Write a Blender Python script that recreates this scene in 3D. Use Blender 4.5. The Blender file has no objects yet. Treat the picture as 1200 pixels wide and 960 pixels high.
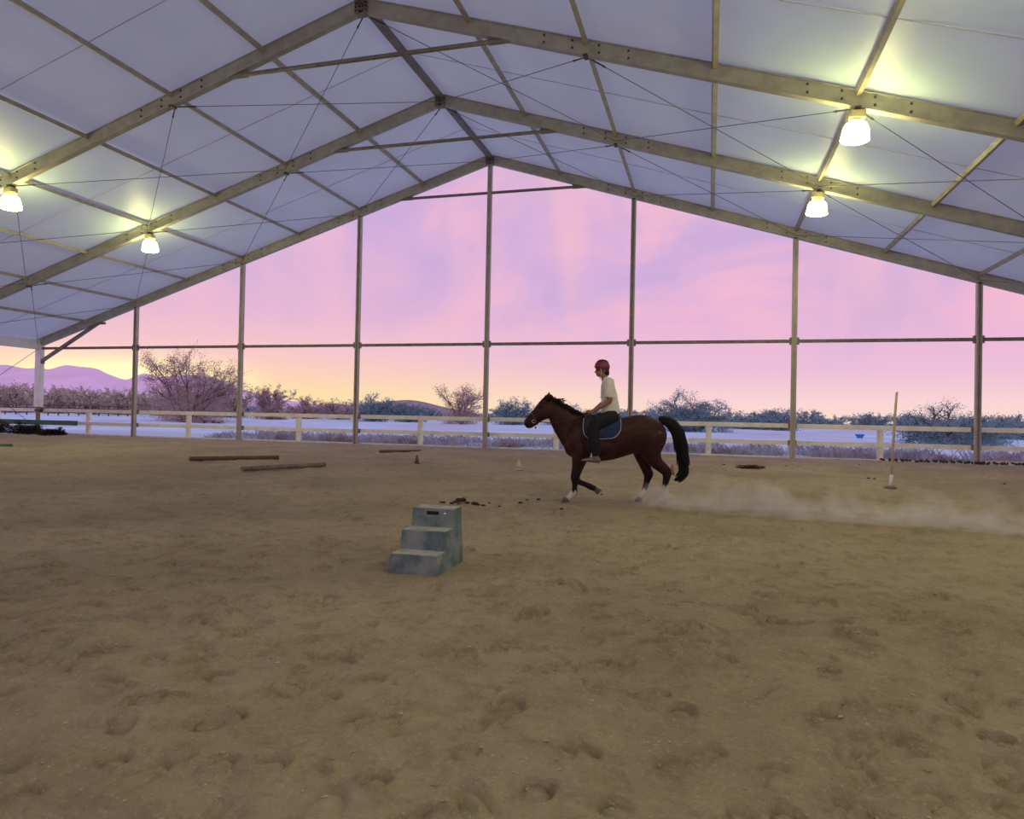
import bpy, bmesh, math, random
import numpy as np
from mathutils import Vector, Matrix

random.seed(7); RNG = np.random.default_rng(7)
scene = bpy.context.scene
C = scene.collection

# ------------------------------------------------------------------ camera
F_PX, PITCH, ROLL, YAW = 819.4, 0.01138, 0.02013, -0.27492
CAM = Vector((9.601, -29.683, 1.390))
fw = Vector((math.sin(YAW)*math.cos(PITCH), math.cos(YAW)*math.cos(PITCH), math.sin(PITCH)))
_r0 = Vector((math.cos(YAW), -math.sin(YAW), 0)); _u0 = _r0.cross(fw)
RT = _r0*math.cos(ROLL) + _u0*math.sin(ROLL)
UP = -_r0*math.sin(ROLL) + _u0*math.cos(ROLL)
cd = bpy.data.cameras.new('camera'); cam = bpy.data.objects.new('camera', cd); C.objects.link(cam)
cd.sensor_width = 36.0; cd.lens = F_PX*36/1200; cd.clip_end = 20000; cd.clip_start = 0.05
M = Matrix((RT, UP, -fw)).transposed().to_4x4(); M.translation = CAM
cam.matrix_world = M
scene.camera = cam

def ray(px, py):
    return fw + RT*((px-600)/F_PX) + UP*((480-py)/F_PX)
def on_z(px, py, z=0.0):
    d = ray(px, py); t = (z-CAM.z)/d.z
    return CAM + d*t
def on_y(px, py, Y=0.0):
    d = ray(px, py); t = (Y-CAM.y)/d.y
    return CAM + d*t
def at_depth(px, py, D):
    return CAM + ray(px, py)*D

def lin(r, g, b):
    f = lambda c: (c/255/12.92) if c/255 <= 0.04045 else ((c/255+0.055)/1.055)**2.4
    return (f(r), f(g), f(b), 1.0)

# ------------------------------------------------------------------ sky
world = bpy.data.worlds.new('sunset_sky'); scene.world = world; world.use_nodes = True
nt = world.node_tree; nt.nodes.clear()
def N(t, kind, **kw):
    n = t.nodes.new(kind)
    for k, v in kw.items(): setattr(n, k, v)
    return n
def math_node(t, op, a, b=None, clamp=False):
    n = N(t, 'ShaderNodeMath', operation=op, use_clamp=clamp)
    for i, v in enumerate((a, b)):
        if v is None: continue
        if isinstance(v, (int, float)): n.inputs[i].default_value = v
        else: t.links.new(v, n.inputs[i])
    return n.outputs[0]
def maprange(t, v, a, b, c=0.0, d=1.0, smooth=True):
    n = N(t, 'ShaderNodeMapRange', interpolation_type='SMOOTHSTEP' if smooth else 'LINEAR')
    t.links.new(v, n.inputs['Value'])
    n.inputs['From Min'].default_value = a; n.inputs['From Max'].default_value = b
    n.inputs['To Min'].default_value = c; n.inputs['To Max'].default_value = d
    return n.outputs['Result']
def mixc(t, fac, a, b, blend='MIX'):
    n = N(t, 'ShaderNodeMix', data_type='RGBA', blend_type=blend)
    for i, v in ((0, fac), (6, a), (7, b)):
        if isinstance(v, (int, float)): n.inputs[i].default_value = v
        elif isinstance(v, tuple): n.inputs[i].default_value = v
        else: t.links.new(v, n.inputs[i])
    return n.outputs[2]
def ramp(t, v, stops):
    n = N(t, 'ShaderNodeValToRGB'); cr = n.color_ramp
    while len(cr.elements) < len(stops): cr.elements.new(0.5)
    for e, (p, c) in zip(cr.elements, stops): e.position = p; e.color = c
    t.links.new(v, n.inputs[0]); return n.outputs[0]

SUN_AZ = math.radians(-44.5)
tc = N(nt, 'ShaderNodeTexCoord')
sep = N(nt, 'ShaderNodeSeparateXYZ'); nt.links.new(tc.outputs['Generated'], sep.inputs[0])
el = sep.outputs['Z']
dot = N(nt, 'ShaderNodeVectorMath', operation='DOT_PRODUCT')
nt.links.new(tc.outputs['Generated'], dot.inputs[0]); dot.inputs[1].default_value = (math.sin(SUN_AZ), math.cos(SUN_AZ), 0.03)
base = ramp(nt, el, [(0.0, lin(253, 224, 206)), (0.028, lin(250, 213, 214)), (0.07, lin(236, 192, 218)), (0.14, lin(216, 178, 220)),
                     (0.30, lin(214, 176, 218)), (0.55, lin(172, 176, 226)), (1.0, lin(142, 168, 228))])
warm = ramp(nt, el, [(0.0, lin(255, 234, 165)), (0.03, lin(255, 225, 166)), (0.052, lin(254, 214, 180)), (0.085, lin(250, 202, 200)),
                     (0.135, lin(242, 190, 208)), (0.26, lin(226, 182, 216)), (0.45, lin(200, 174, 218))])
# clouds: soft patches and slanting veils of rain
mp = N(nt, 'ShaderNodeMapping'); nt.links.new(tc.outputs['Generated'], mp.inputs[0])
mp.inputs['Scale'].default_value = (3.4, 3.4, 4.6); mp.inputs['Location'].default_value = (0.35, 0.8, 0.1)
mp.inputs['Rotation'].default_value = (0, math.radians(12), 0)
nz = N(nt, 'ShaderNodeTexNoise'); nt.links.new(mp.outputs[0], nz.inputs['Vector'])
nz.inputs['Scale'].default_value = 1.25; nz.inputs['Detail'].default_value = 4.5; nz.inputs['Roughness'].default_value = 0.55; nz.inputs['Distortion'].default_value = 0.7
mp2 = N(nt, 'ShaderNodeMapping'); nt.links.new(tc.outputs['Generated'], mp2.inputs[0])
mp2.inputs['Scale'].default_value = (9, 9, 1.6); mp2.inputs['Rotation'].default_value = (0, math.radians(10), 0)
nz2 = N(nt, 'ShaderNodeTexNoise'); nt.links.new(mp2.outputs[0], nz2.inputs['Vector'])
nz2.inputs['Scale'].default_value = 1.0; nz2.inputs['Detail'].default_value = 2.5; nz2.inputs['Roughness'].default_value = 0.45
up_mask = maprange(nt, el, 0.03, 0.16)
pinkf = math_node(nt, 'MULTIPLY', maprange(nt, nz.outputs['Fac'], 0.44, 0.66), up_mask)
lavf = math_node(nt, 'MULTIPLY', maprange(nt, nz.outputs['Fac'], 0.50, 0.30), up_mask)
veil = math_node(nt, 'MULTIPLY', maprange(nt, nz2.outputs['Fac'], 0.46, 0.68), up_mask)
col = mixc(nt, math_node(nt, 'MULTIPLY', pinkf, 0.75), base, lin(250, 188, 208))
col = mixc(nt, math_node(nt, 'MULTIPLY', lavf, 0.60), col, lin(190, 168, 220))
col = mixc(nt, math_node(nt, 'MULTIPLY', veil, 0.50), col, lin(252, 194, 204))
wf = math_node(nt, 'POWER', maprange(nt, dot.outputs['Value'], 0.70, 1.0, smooth=False), 1.45, clamp=True)
lowm = maprange(nt, el, 0.30, 0.02)
col = mixc(nt, math_node(nt, 'MULTIPLY', wf, lowm), col, warm)
# bright core of the sunset right above the hills
core = math_node(nt, 'POWER', maprange(nt, dot.outputs['Value'], 0.984, 1.001, smooth=False), 1.6, clamp=True)
core = math_node(nt, 'MULTIPLY', core, maprange(nt, el, 0.085, 0.03))
col = mixc(nt, core, col, (1.6, 1.35, 0.66, 1))
bg = N(nt, 'ShaderNodeBackground'); nt.links.new(col, bg.inputs['Color']); bg.inputs['Strength'].default_value = 1.0
out = N(nt, 'ShaderNodeOutputWorld'); nt.links.new(bg.outputs[0], out.inputs[0])

vs = scene.view_settings
vs.view_transform = 'Standard'; vs.look = 'None'; vs.exposure = 0.0; vs.gamma = 1.0; vs.use_curve_mapping = False

# ------------------------------------------------------------------ materials
MATS = {}
def mat(name, color=(0.5, 0.5, 0.5), rough=0.6, metal=0.0, spec=0.4, var=0.0, vscale=4.0, bump=0.0, bscale=20.0, color2=None, coord='Object', detail=5.0):
    m = bpy.data.materials.new(name); m.use_nodes = True; t = m.node_tree
    b = t.nodes['Principled BSDF']; c = tuple(color[:3]) + (1,)
    b.inputs['Base Color'].default_value = c; b.inputs['Roughness'].default_value = rough
    b.inputs['Metallic'].default_value = metal; b.inputs['Specular IOR Level'].default_value = spec
    tcn = N(t, 'ShaderNodeTexCoord')
    if var or color2:
        n = N(t, 'ShaderNodeTexNoise'); t.links.new(tcn.outputs[coord], n.inputs['Vector'])
        n.inputs['Scale'].default_value = vscale; n.inputs['Detail'].default_value = detail; n.inputs['Roughness'].default_value = 0.6
        c2 = tuple(color2[:3])+(1,) if color2 else tuple(max(0, x*(1-var)) for x in c[:3]) + (1,)
        f = maprange(t, n.outputs['Fac'], 0.35, 0.68)
        t.links.new(mixc(t, f, c, c2), b.inputs['Base Color'])
    if bump:
        n2 = N(t, 'ShaderNodeTexNoise'); t.links.new(tcn.outputs[coord], n2.inputs['Vector'])
        n2.inputs['Scale'].default_value = bscale; n2.inputs['Detail'].default_value = 4
        bp = N(t, 'ShaderNodeBump'); bp.inputs['Strength'].default_value = bump; bp.inputs['Distance'].default_value = 0.02
        t.links.new(n2.outputs['Fac'], bp.inputs['Height']); t.links.new(bp.outputs[0], b.inputs['Normal'])
    MATS[name] = m; return m

def sand_material():
    m = bpy.data.materials.new('arena_sand'); m.use_nodes = True; t = m.node_tree
    b = t.nodes['Principled BSDF']; b.inputs['Roughness'].default_value = 0.95; b.inputs['Specular IOR Level'].default_value = 0.1
    g = N(t, 'ShaderNodeNewGeometry'); P = g.outputs['Position']
    def noise(s, d=5, r=0.6):
        n = N(t, 'ShaderNodeTexNoise'); t.links.new(P, n.inputs['Vector']); n.inputs['Scale'].default_value = s
        n.inputs['Detail'].default_value = d; n.inputs['Roughness'].default_value = r; return n.outputs['Fac']
    a = mixc(t, maprange(t, noise(0.35), 0.38, 0.64), (0.445, 0.36, 0.248, 1), (0.355, 0.284, 0.195, 1))
    a = mixc(t, math_node(t, 'MULTIPLY', maprange(t, noise(5.0), 0.45, 0.72), 0.45), a, (0.235, 0.18, 0.118, 1))
    a = mixc(t, math_node(t, 'MULTIPLY', maprange(t, noise(17, 5, 0.7), 0.50, 0.70), 0.38), a, (0.20, 0.152, 0.10, 1))
    a = mixc(t, math_node(t, 'MULTIPLY', maprange(t, noise(2.2, 6, 0.7), 0.50, 0.72), 0.22), a, (0.22, 0.165, 0.11, 1))
    a = mixc(t, math_node(t, 'MULTIPLY', maprange(t, noise(42, 4, 0.7), 0.52, 0.70), 0.6), a, (0.52, 0.44, 0.32, 1))
    t.links.new(a, b.inputs['Base Color'])
    h = math_node(t, 'ADD', math_node(t, 'ADD', noise(22, 6, 0.7), math_node(t, 'MULTIPLY', noise(110, 3, 0.6), 0.4)), math_node(t, 'MULTIPLY', noise(7, 3, 0.6), 0.8))
    bp = N(t, 'ShaderNodeBump'); bp.inputs['Strength'].default_value = 0.8; bp.inputs['Distance'].default_value = 0.026
    t.links.new(h, bp.inputs['Height']); t.links.new(bp.outputs[0], b.inputs['Normal'])
    return m

def fabric_material():
    m = bpy.data.materials.new('roof_fabric'); m.use_nodes = True; t = m.node_tree; t.nodes.clear()
    o = N(t, 'ShaderNodeOutputMaterial'); g = N(t, 'ShaderNodeNewGeometry')
    n = N(t, 'ShaderNodeTexNoise'); t.links.new(g.outputs['Position'], n.inputs['Vector']); n.inputs['Scale'].default_value = 0.8; n.inputs['Detail'].default_value = 6
    c = mixc(t, n.outputs['Fac'], (0.645, 0.80, 0.86, 1), (0.54, 0.675, 0.73, 1))
    d = N(t, 'ShaderNodeBsdfDiffuse'); tr = N(t, 'ShaderNodeBsdfTranslucent'); gl = N(t, 'ShaderNodeBsdfGlossy')
    t.links.new(c, d.inputs[0]); t.links.new(c, tr.inputs[0]); gl.inputs['Roughness'].default_value = 0.45
    gl.inputs['Color'].default_value = (0.9, 0.9, 0.9, 1)
    m1 = N(t, 'ShaderNodeMixShader'); m1.inputs[0].default_value = 0.37
    t.links.new(d.outputs[0], m1.inputs[1]); t.links.new(tr.outputs[0], m1.inputs[2])
    m2 = N(t, 'ShaderNodeMixShader'); m2.inputs[0].default_value = 0.05
    t.links.new(m1.outputs[0], m2.inputs[1]); t.links.new(gl.outputs[0], m2.inputs[2])
    t.links.new(m2.outputs[0], o.inputs[0]); return m

def leaf_material(name, c1, c2):
    m = bpy.data.materials.new(name); m.use_nodes = True; t = m.node_tree; t.nodes.clear()
    o = N(t, 'ShaderNodeOutputMaterial'); g = N(t, 'ShaderNodeTexCoord')
    n = N(t, 'ShaderNodeTexNoise'); t.links.new(g.outputs['Object'], n.inputs['Vector']); n.inputs['Scale'].default_value = 1.7; n.inputs['Detail'].default_value = 5
    c = mixc(t, maprange(t, n.outputs['Fac'], 0.36, 0.64), tuple(c1)+(1,), tuple(c2)+(1,))
    d = N(t, 'ShaderNodeBsdfDiffuse'); tr = N(t, 'ShaderNodeBsdfTranslucent')
    t.links.new(c, d.inputs[0]); t.links.new(c, tr.inputs[0])
    mx = N(t, 'ShaderNodeMixShader'); mx.inputs[0].default_value = 0.3
    t.links.new(d.outputs[0], mx.inputs[1]); t.links.new(tr.outputs[0], mx.inputs[2]); t.links.new(mx.outputs[0], o.inputs[0])
    MATS[name] = m; return m

def emit_material(name, color, strength):
    m = bpy.data.materials.new(name); m.use_nodes = True; t = m.node_tree; t.nodes.clear()
    e = N(t, 'ShaderNodeEmission'); e.inputs[0].default_value = tuple(color)+(1,); e.inputs[1].default_value = strength
    o = N(t, 'ShaderNodeOutputMaterial'); t.links.new(e.outputs[0], o.inputs[0]); MATS[name] = m; return m

def attr_material(name, rough=0.5, spec=0.3, bump=0.0):
    m = bpy.data.materials.new(name); m.use_nodes = True; t = m.node_tree
    b = t.nodes['Principled BSDF']; b.inputs['Roughness'].default_value = rough; b.inputs['Specular IOR Level'].default_value = spec
    a = N(t, 'ShaderNodeAttribute', attribute_name='coat')
    g = N(t, 'ShaderNodeTexCoord'); n = N(t, 'ShaderNodeTexNoise'); t.links.new(g.outputs['Object'], n.inputs['Vector']); n.inputs['Scale'].default_value = 9
    v = maprange(t, n.outputs['Fac'], 0.3, 0.7, 0.82, 1.15)
    vm = N(t, 'ShaderNodeVectorMath', operation='SCALE'); t.links.new(a.outputs['Color'], vm.inputs[0]); t.links.new(v, vm.inputs['Scale'])
    t.links.new(vm.outputs[0], b.inputs['Base Color']); MATS[name] = m; return m

SAND = sand_material(); FABRIC = fabric_material()
mat('frame_aluminium', (0.42, 0.385, 0.31), 0.5, 0.25, 0.4, 0.22, 2.5, 0.05, 40)
mat('dark_steel', (0.24, 0.21, 0.18), 0.5, 0.3, 0.4, 0.3, 6)
mat('fitting_steel', (0.09, 0.08, 0.07), 0.5, 0.5, 0.4, 0.3, 9)
mat('cable', (0.14, 0.14, 0.17), 0.5, 0.5)
mat('post_paint', (0.46, 0.42, 0.38), 0.45, 0.2, 0.5, 0.15, 3)
mat('clad_white', (0.80, 0.80, 0.80), 0.5, 0, 0.4, 0.12, 2)
mat('seam_grey', (0.50, 0.50, 0.52), 0.8)
mat('old_wood', (0.34, 0.27, 0.18), 0.8, 0, 0.2, 0.35, 8, 0.2, 30)
mat('fence_paint', (0.92, 0.91, 0.82), 0.7, 0, 0.3, 0, 2.2, 0.15, 30, color2=(0.80, 0.76, 0.64))
mat('fence_white', (0.82, 0.80, 0.76), 0.7, 0, 0.3, 0.18, 3, 0.1, 30)
mat('green_paint', (0.07, 0.17, 0.09), 0.6, 0, 0.3, 0.25, 3)
mat('block_plastic', (0.09, 0.145, 0.155), 0.75, 0, 0.3, 0, 5, 0.08, 30, color2=(0.245, 0.285, 0.29), detail=8)
mat('block_dust', (0.50, 0.47, 0.40), 0.9, 0, 0.2, 0, 9, 0.1, 40, color2=(0.30, 0.33, 0.31))
mat('black_hole', (0.01, 0.012, 0.012), 0.9)
mat('white_mark', (0.85, 0.85, 0.85), 0.7)
mat('pole_brown', (0.20, 0.105, 0.07), 0.8, 0, 0.2, 0.35, 10)
mat('pole_grey', (0.26, 0.20, 0.155), 0.85, 0, 0.2, 0.35, 10)
mat('pole_cream', (0.62, 0.53, 0.32), 0.6, 0, 0.3, 0.15, 6)
mat('cone_pale', (0.66, 0.50, 0.42), 0.6, 0, 0.3, 0.2, 12)
mat('cone_red', (0.33, 0.13, 0.09), 0.6, 0, 0.3, 0.2, 12)
mat('cone_dark', (0.16, 0.10, 0.08), 0.6, 0, 0.3, 0.2, 12)
mat('clod', (0.075, 0.05, 0.035), 0.95, 0, 0.1, 0.3, 20)
mat('soil', (0.10, 0.085, 0.07), 0.95, 0, 0.1, 0.4, 15)
mat('pebble', (0.55, 0.47, 0.36), 0.9, 0, 0.2, 0, 3, color2=(0.34, 0.27, 0.2))
mat('blue_plastic', (0.03, 0.30, 0.75), 0.5)
mat('rust_rail', (0.16, 0.07, 0.06), 0.8)
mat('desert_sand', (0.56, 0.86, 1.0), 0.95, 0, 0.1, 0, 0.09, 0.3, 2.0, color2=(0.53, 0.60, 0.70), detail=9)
mat('hill_haze', (0.94, 0.74, 0.90), 1.0, 0, 0.0, 0, 0.006, color2=(0.86, 0.66, 0.83))  # pale mauve puts the distance haze into the hill colour
mat('hill_scrub', (0.42, 0.36, 0.40), 1.0, 0, 0.0, 0.3, 0.02)
mat('bark', (0.15, 0.11, 0.10), 0.95, 0, 0.1, 0.3, 8)
mat('hair_black', (0.009, 0.007, 0.007), 0.5, 0, 0.3)
mat('hair_bay', (0.017, 0.0085, 0.007), 0.55, 0, 0.25)
mat('hoof', (0.13, 0.115, 0.10), 0.6, 0, 0.3, 0.3, 20)
mat('eye', (0.012, 0.008, 0.006), 0.12, 0, 0.6)
mat('leather', (0.022, 0.015, 0.012), 0.45, 0, 0.4, 0.3, 20)
mat('leather_brown', (0.075, 0.030, 0.018), 0.5, 0, 0.4, 0.3, 20)
mat('pad_blue', (0.028, 0.045, 0.115), 0.85, 0, 0.2, 0.2, 25)
mat('piping', (0.55, 0.57, 0.65), 0.7)
mat('chrome', (0.75, 0.75, 0.75), 0.2, 1.0)
mat('shirt', (0.78, 0.76, 0.68), 0.85, 0, 0.2, 0.10, 9, 0.25, 12)
mat('trousers', (0.018, 0.018, 0.023), 0.85, 0, 0.2, 0.3, 9, 0.25, 14)
mat('boot', (0.25, 0.195, 0.14), 0.7, 0, 0.3, 0.3, 12)
mat('boot_sole', (0.07, 0.055, 0.045), 0.8)
mat('skin', (0.37, 0.19, 0.135), 0.55, 0, 0.3, 0.12, 9)
mat('helmet_red', (0.22, 0.022, 0.058), 0.42, 0, 0.5, 0.1, 4)
mat('helmet_dark', (0.02, 0.015, 0.018), 0.5)
mat('lamp_housing', (0.45, 0.38, 0.22), 0.45, 0.5, 0.4, 0.2, 6)
emit_material('lamp_glow', (1.0, 0.93, 0.34), 62.0)
leaf_material('leaf_mesquite', (0.62, 0.47, 0.43), (0.42, 0.32, 0.30))
leaf_material('leaf_bluegrey', (0.32, 0.50, 0.53), (0.21, 0.335, 0.36))
leaf_material('leaf_olive', (0.64, 0.60, 0.42), (0.46, 0.41, 0.40))
leaf_material('leaf_dark', (0.055, 0.055, 0.04), (0.03, 0.03, 0.025))
leaf_material('weed_dry', (0.56, 0.57, 0.66), (0.34, 0.33, 0.40))
HORSE_COAT = attr_material('horse_coat', 0.5, 0.22)

# ------------------------------------------------------------------ helpers
class MB:
    def __init__(s): s.v = []; s.f = []
    def add(s, vs, fs):
        o = len(s.v); s.v += [tuple(x) for x in vs]; s.f += [tuple(i+o for i in f) for f in fs]; return s
    def box(s, a, b):
        (x0, y0, z0), (x1, y1, z1) = a, b
        vs = [(x, y, z) for z in (z0, z1) for y in (y0, y1) for x in (x0, x1)]
        return s.add(vs, [(0, 2, 3, 1), (4, 5, 7, 6), (0, 1, 5, 4), (2, 6, 7, 3), (0, 4, 6, 2), (1, 3, 7, 5)])
    def extrude(s, p0, p1, prof, up=(0, 0, 1)):
        p0 = Vector(p0); p1 = Vector(p1); d = (p1-p0).normalized(); up = Vector(up)
        sx = d.cross(up).normalized(); uy = sx.cross(d)
        n = len(prof); vs = [p + sx*a + uy*b for p in (p0, p1) for a, b in prof]
        fs = [(i, (i+1) % n, n+(i+1) % n, n+i) for i in range(n)] + [tuple(range(n-1, -1, -1)), tuple(range(n, 2*n))]
        return s.add(vs, fs)
    def tube(s, pts, rad, n=6, cap=True):
        pts = [Vector(p) for p in pts]
        if isinstance(rad, (int, float)): rad = [rad]*len(pts)
        prev = None; rings = []
        for i, p in enumerate(pts):
            d = (pts[min(i+1, len(pts)-1)] - pts[max(i-1, 0)]).normalized()
            if prev is None:
                a = Vector((0, 0, 1)) if abs(d.z) < 0.9 else Vector((1, 0, 0)); e = d.cross(a).normalized()
            else:
                e = (prev - d*prev.dot(d)); e = e.normalized() if e.length > 1e-6 else d.orthogonal().normalized()
            prev = e; g = d.cross(e)
            rings.append([p + (e*math.cos(k*2*math.pi/n) + g*math.sin(k*2*math.pi/n))*rad[i] for k in range(n)])
        return s.loft(rings, cap)
    def loft(s, rings, cap=True):
        n = len(rings[0]); vs = [v for r in rings for v in r]; fs = []
        for i in range(len(rings)-1):
            for k in range(n): fs.append((i*n+k, i*n+(k+1) % n, (i+1)*n+(k+1) % n, (i+1)*n+k))
        if cap: fs += [tuple(range(n-1, -1, -1)), tuple(range((len(rings)-1)*n, len(rings)*n))]
        return s.add(vs, fs)
    def lathe(s, prof, n=20, c=(0, 0, 0)):
        return s.loft([[(c[0]+r*math.cos(2*math.pi*k/n), c[1]+r*math.sin(2*math.pi*k/n), c[2]+z) for k in range(n)] for r, z in prof])
    def ball(s, c, r, n=10, m=7):
        rx, ry, rz = r if isinstance(r, tuple) else (r, r, r)
        rings = []
        for i in range(1, m):
            a = math.pi*i/m
            rings.append([(c[0]+rx*math.sin(a)*math.cos(2*math.pi*k/n), c[1]+ry*math.sin(a)*math.sin(2*math.pi*k/n), c[2]-rz*math.cos(a)) for k in range(n)])
        return s.loft(rings)
    def mesh(s, name):
        me = bpy.data.meshes.new(name); me.from_pydata([tuple(v) for v in s.v], [], s.f); me.validate()
        bm = bmesh.new(); bm.from_mesh(me); bmesh.ops.recalc_face_normals(bm, faces=bm.faces); bm.to_mesh(me); bm.free()
        return me
    def build(s, name, material, parent=None, smooth=False, bevel=0.0):
        return link(name, s.mesh(name), material, parent, smooth, bevel)

def link(name, me, material, parent=None, smooth=False, bevel=0.0):
    o = bpy.data.objects.new(name, me); C.objects.link(o)
    if material is not None:
        me.materials.clear(); me.materials.append(MATS[material] if isinstance(material, str) else material)
    if parent: o.parent = parent
    if smooth:
        me.polygons.foreach_set('use_smooth', [True]*len(me.polygons))
    if bevel:
        b = o.modifiers.new('bevel', 'BEVEL'); b.width = bevel; b.segments = 2; b.limit_method = 'ANGLE'
    return o
def copy_obj(o, parent=None, loc=None):
    c = o.copy(); C.objects.link(c); c.parent = parent
    if loc is not None: c.location = loc
    return c
def tag(o, label=None, cat=None, group=None, kind=None):
    if label: o['label'] = label
    if cat: o['category'] = cat
    if group: o['group'] = group
    if kind: o['kind'] = kind
    return o
def thing(name, label, cat, loc=(0, 0, 0), rz=0.0, group=None, kind=None):
    o = bpy.data.objects.new(name, None); C.objects.link(o); o.location = loc; o.rotation_euler = (0, 0, rz)
    o.empty_display_size = 0.2
    return tag(o, label, cat, group, kind)
def remeshed(mb, name, voxel, smooth=4, factor=0.5):
    me = mb.mesh(name); o = bpy.data.objects.new('tmp', me); C.objects.link(o)
    r = o.modifiers.new('r', 'REMESH'); r.mode = 'VOXEL'; r.voxel_size = voxel
    sm = o.modifiers.new('s', 'SMOOTH'); sm.factor = factor; sm.iterations = smooth
    dg = bpy.context.evaluated_depsgraph_get(); dg.update()
    res = bpy.data.meshes.new_from_object(o.evaluated_get(dg)); res.name = name
    bpy.data.objects.remove(o); bpy.data.meshes.remove(me)
    res.polygons.foreach_set('use_smooth', [True]*len(res.polygons))
    return res
def catmull(P, sub=5):
    P = [np.array(p, float) for p in P]; out_ = []
    for i in range(len(P)-1):
        p0 = P[max(i-1, 0)]; p1 = P[i]; p2 = P[i+1]; p3 = P[min(i+2, len(P)-1)]
        for k in range(sub):
            t_ = k/sub
            out_.append(0.5*((2*p1)+(-p0+p2)*t_+(2*p0-5*p1+4*p2-p3)*t_**2+(-p0+3*p1-3*p2+p3)*t_**3))
    out_.append(P[-1]); return out_

# ------------------------------------------------------------------ numpy noise
def vnoise(x, y, seed):
    xi = np.floor(x).astype(np.int64); yi = np.floor(y).astype(np.int64); xf = x-xi; yf = y-yi
    def h(a, b):
        n = (a*374761393 + b*668265263 + seed*1442695041) & 0x7fffffff
        n = ((n ^ (n >> 13))*1274126177) & 0x7fffffff
        return ((n ^ (n >> 16)) & 0xffff)/65535.0
    u = xf*xf*xf*(xf*(xf*6-15)+10); v = yf*yf*yf*(yf*(yf*6-15)+10)
    return (h(xi, yi)*(1-u)+h(xi+1, yi)*u)*(1-v) + (h(xi, yi+1)*(1-u)+h(xi+1, yi+1)*u)*v - 0.5

# ------------------------------------------------------------------ arena floor
HALF, S, ZR, SL, BAY, NB = 25.6, 6.4, 12.71, 0.3116, 6.0, 7
def axis(lo, hi, c, fine, flat, grow, mx):
    def side(lim):
        p = [0.0]; st = fine
        while p[-1] < lim:
            if p[-1] > flat: st = min(st*grow, mx)
            p.append(p[-1]+st)
        p[-1] = lim; return p
    return np.array([c - q for q in side(c-lo)[::-1]][:-1] + [c + q for q in side(hi-c)])
xs = axis(-HALF-0.4, HALF+0.4, 8.2, 0.0155, 3.2, 1.012, 0.4)
ys = axis(-NB*BAY, 0.02, -26.0, 0.0135, 2.6, 1.009, 0.2)
GX, GY = np.meshgrid(xs, ys)
H = 0.085*vnoise(GX/1.9, GY/1.5, 1) + 0.075*vnoise(GX/0.75+0.3*GY, GY/0.6, 2) + 0.048*vnoise(GX/0.30, GY/0.26, 3) + 0.016*vnoise(GX/0.12, GY/0.11, 4) + 0.005*vnoise(GX/0.055, GY/0.055, 5)
H += 0.040*(0.25-np.abs(vnoise(GX/0.42+0.2*GY, GY/0.34, 21))) + 0.014*(0.25-np.abs(vnoise(GX/0.19, GY/0.17, 22))) - 0.010
# hoof and foot prints pressed into the sand
def stamp(cx, cy, r, ang, depth, shape):
    R = r*2.2
    i0, i1 = np.searchsorted(xs, (cx-R, cx+R)); j0, j1 = np.searchsorted(ys, (cy-R, cy+R))
    if i1-i0 < 3 or j1-j0 < 3: return
    X = GX[j0:j1, i0:i1]-cx; Y = GY[j0:j1, i0:i1]-cy
    ca, sa = math.cos(ang), math.sin(ang); U = (X*ca+Y*sa)/r; V = (-X*sa+Y*ca)/(r*shape)
    d = np.sqrt(U*U+V*V); tilt = 0.55+0.45*np.clip(U, -1, 1)
    pit = -depth*tilt/(1+np.exp((d-0.97)*30))*(0.15+0.85*d**3)
    ring = -depth*0.45*np.exp(-((d-0.84)/0.12)**2)*np.clip(0.75+U, 0, 1)
    rim = depth*0.45*np.exp(-((d-1.20)/0.17)**2)
    H[j0:j1, i0:i1] += pit+ring+rim
for k in range(1900):
    rr = 1.8+15*random.random()**0.8; an = YAW + random.uniform(-0.85, 0.85)
    cx_, cy_ = CAM.x+math.sin(an)*rr, CAM.y+math.cos(an)*rr
    stamp(cx_, cy_, random.uniform(0.06, 0.088), random.uniform(0, 6.28), random.uniform(0.022, 0.044), random.uniform(0.78, 1.0))
for k in range(90):      # longer boot scuffs
    rr = 1.5+9*random.random(); an = YAW + random.uniform(-0.8, 0.8)
    stamp(CAM.x+math.sin(an)*rr, CAM.y+math.cos(an)*rr, random.uniform(0.13, 0.19), random.uniform(0, 6.28), random.uniform(0.02, 0.034), random.uniform(0.32, 0.45))
edge = np.clip((np.minimum(HALF+0.4-np.abs(GX), -GY+0.02))/0.5, 0, 1)
H = H*edge
# the sand lies level where the horse and the mounting block stand
for (px_, py_, rad_) in ((505, 668, 0.75), (720, 588, 1.3)):
    q = on_z(px_, py_); dd = np.sqrt((GX-q.x)**2+(GY-q.y)**2); H *= 1-0.75*np.exp(-(dd/rad_)**4)
nx, ny = len(xs), len(ys)
co = np.stack([GX, GY, H], -1).reshape(-1, 3).astype(np.float32)
idx = np.arange(nx*ny).reshape(ny, nx)
quads = np.stack([idx[:-1, :-1], idx[:-1, 1:], idx[1:, 1:], idx[1:, :-1]], -1).reshape(-1, 4)
def np_mesh(name, co, quads, smooth=True):
    me = bpy.data.meshes.new(name); k = quads.shape[1]
    me.vertices.add(len(co)); me.vertices.foreach_set('co', np.asarray(co, np.float32).ravel())
    me.loops.add(quads.size); me.loops.foreach_set('vertex_index', quads.ravel().astype(np.int32))
    me.polygons.add(len(quads)); me.polygons.foreach_set('loop_start', np.arange(0, quads.size, k, dtype=np.int32))
    me.polygons.foreach_set('loop_total', np.full(len(quads), k, np.int32))
    me.update(); me.polygons.foreach_set('use_smooth', np.full(len(quads), smooth)); me.update(calc_edges=True)
    return me
floor = link('floor', np_mesh('floor', co, quads), SAND)
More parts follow.
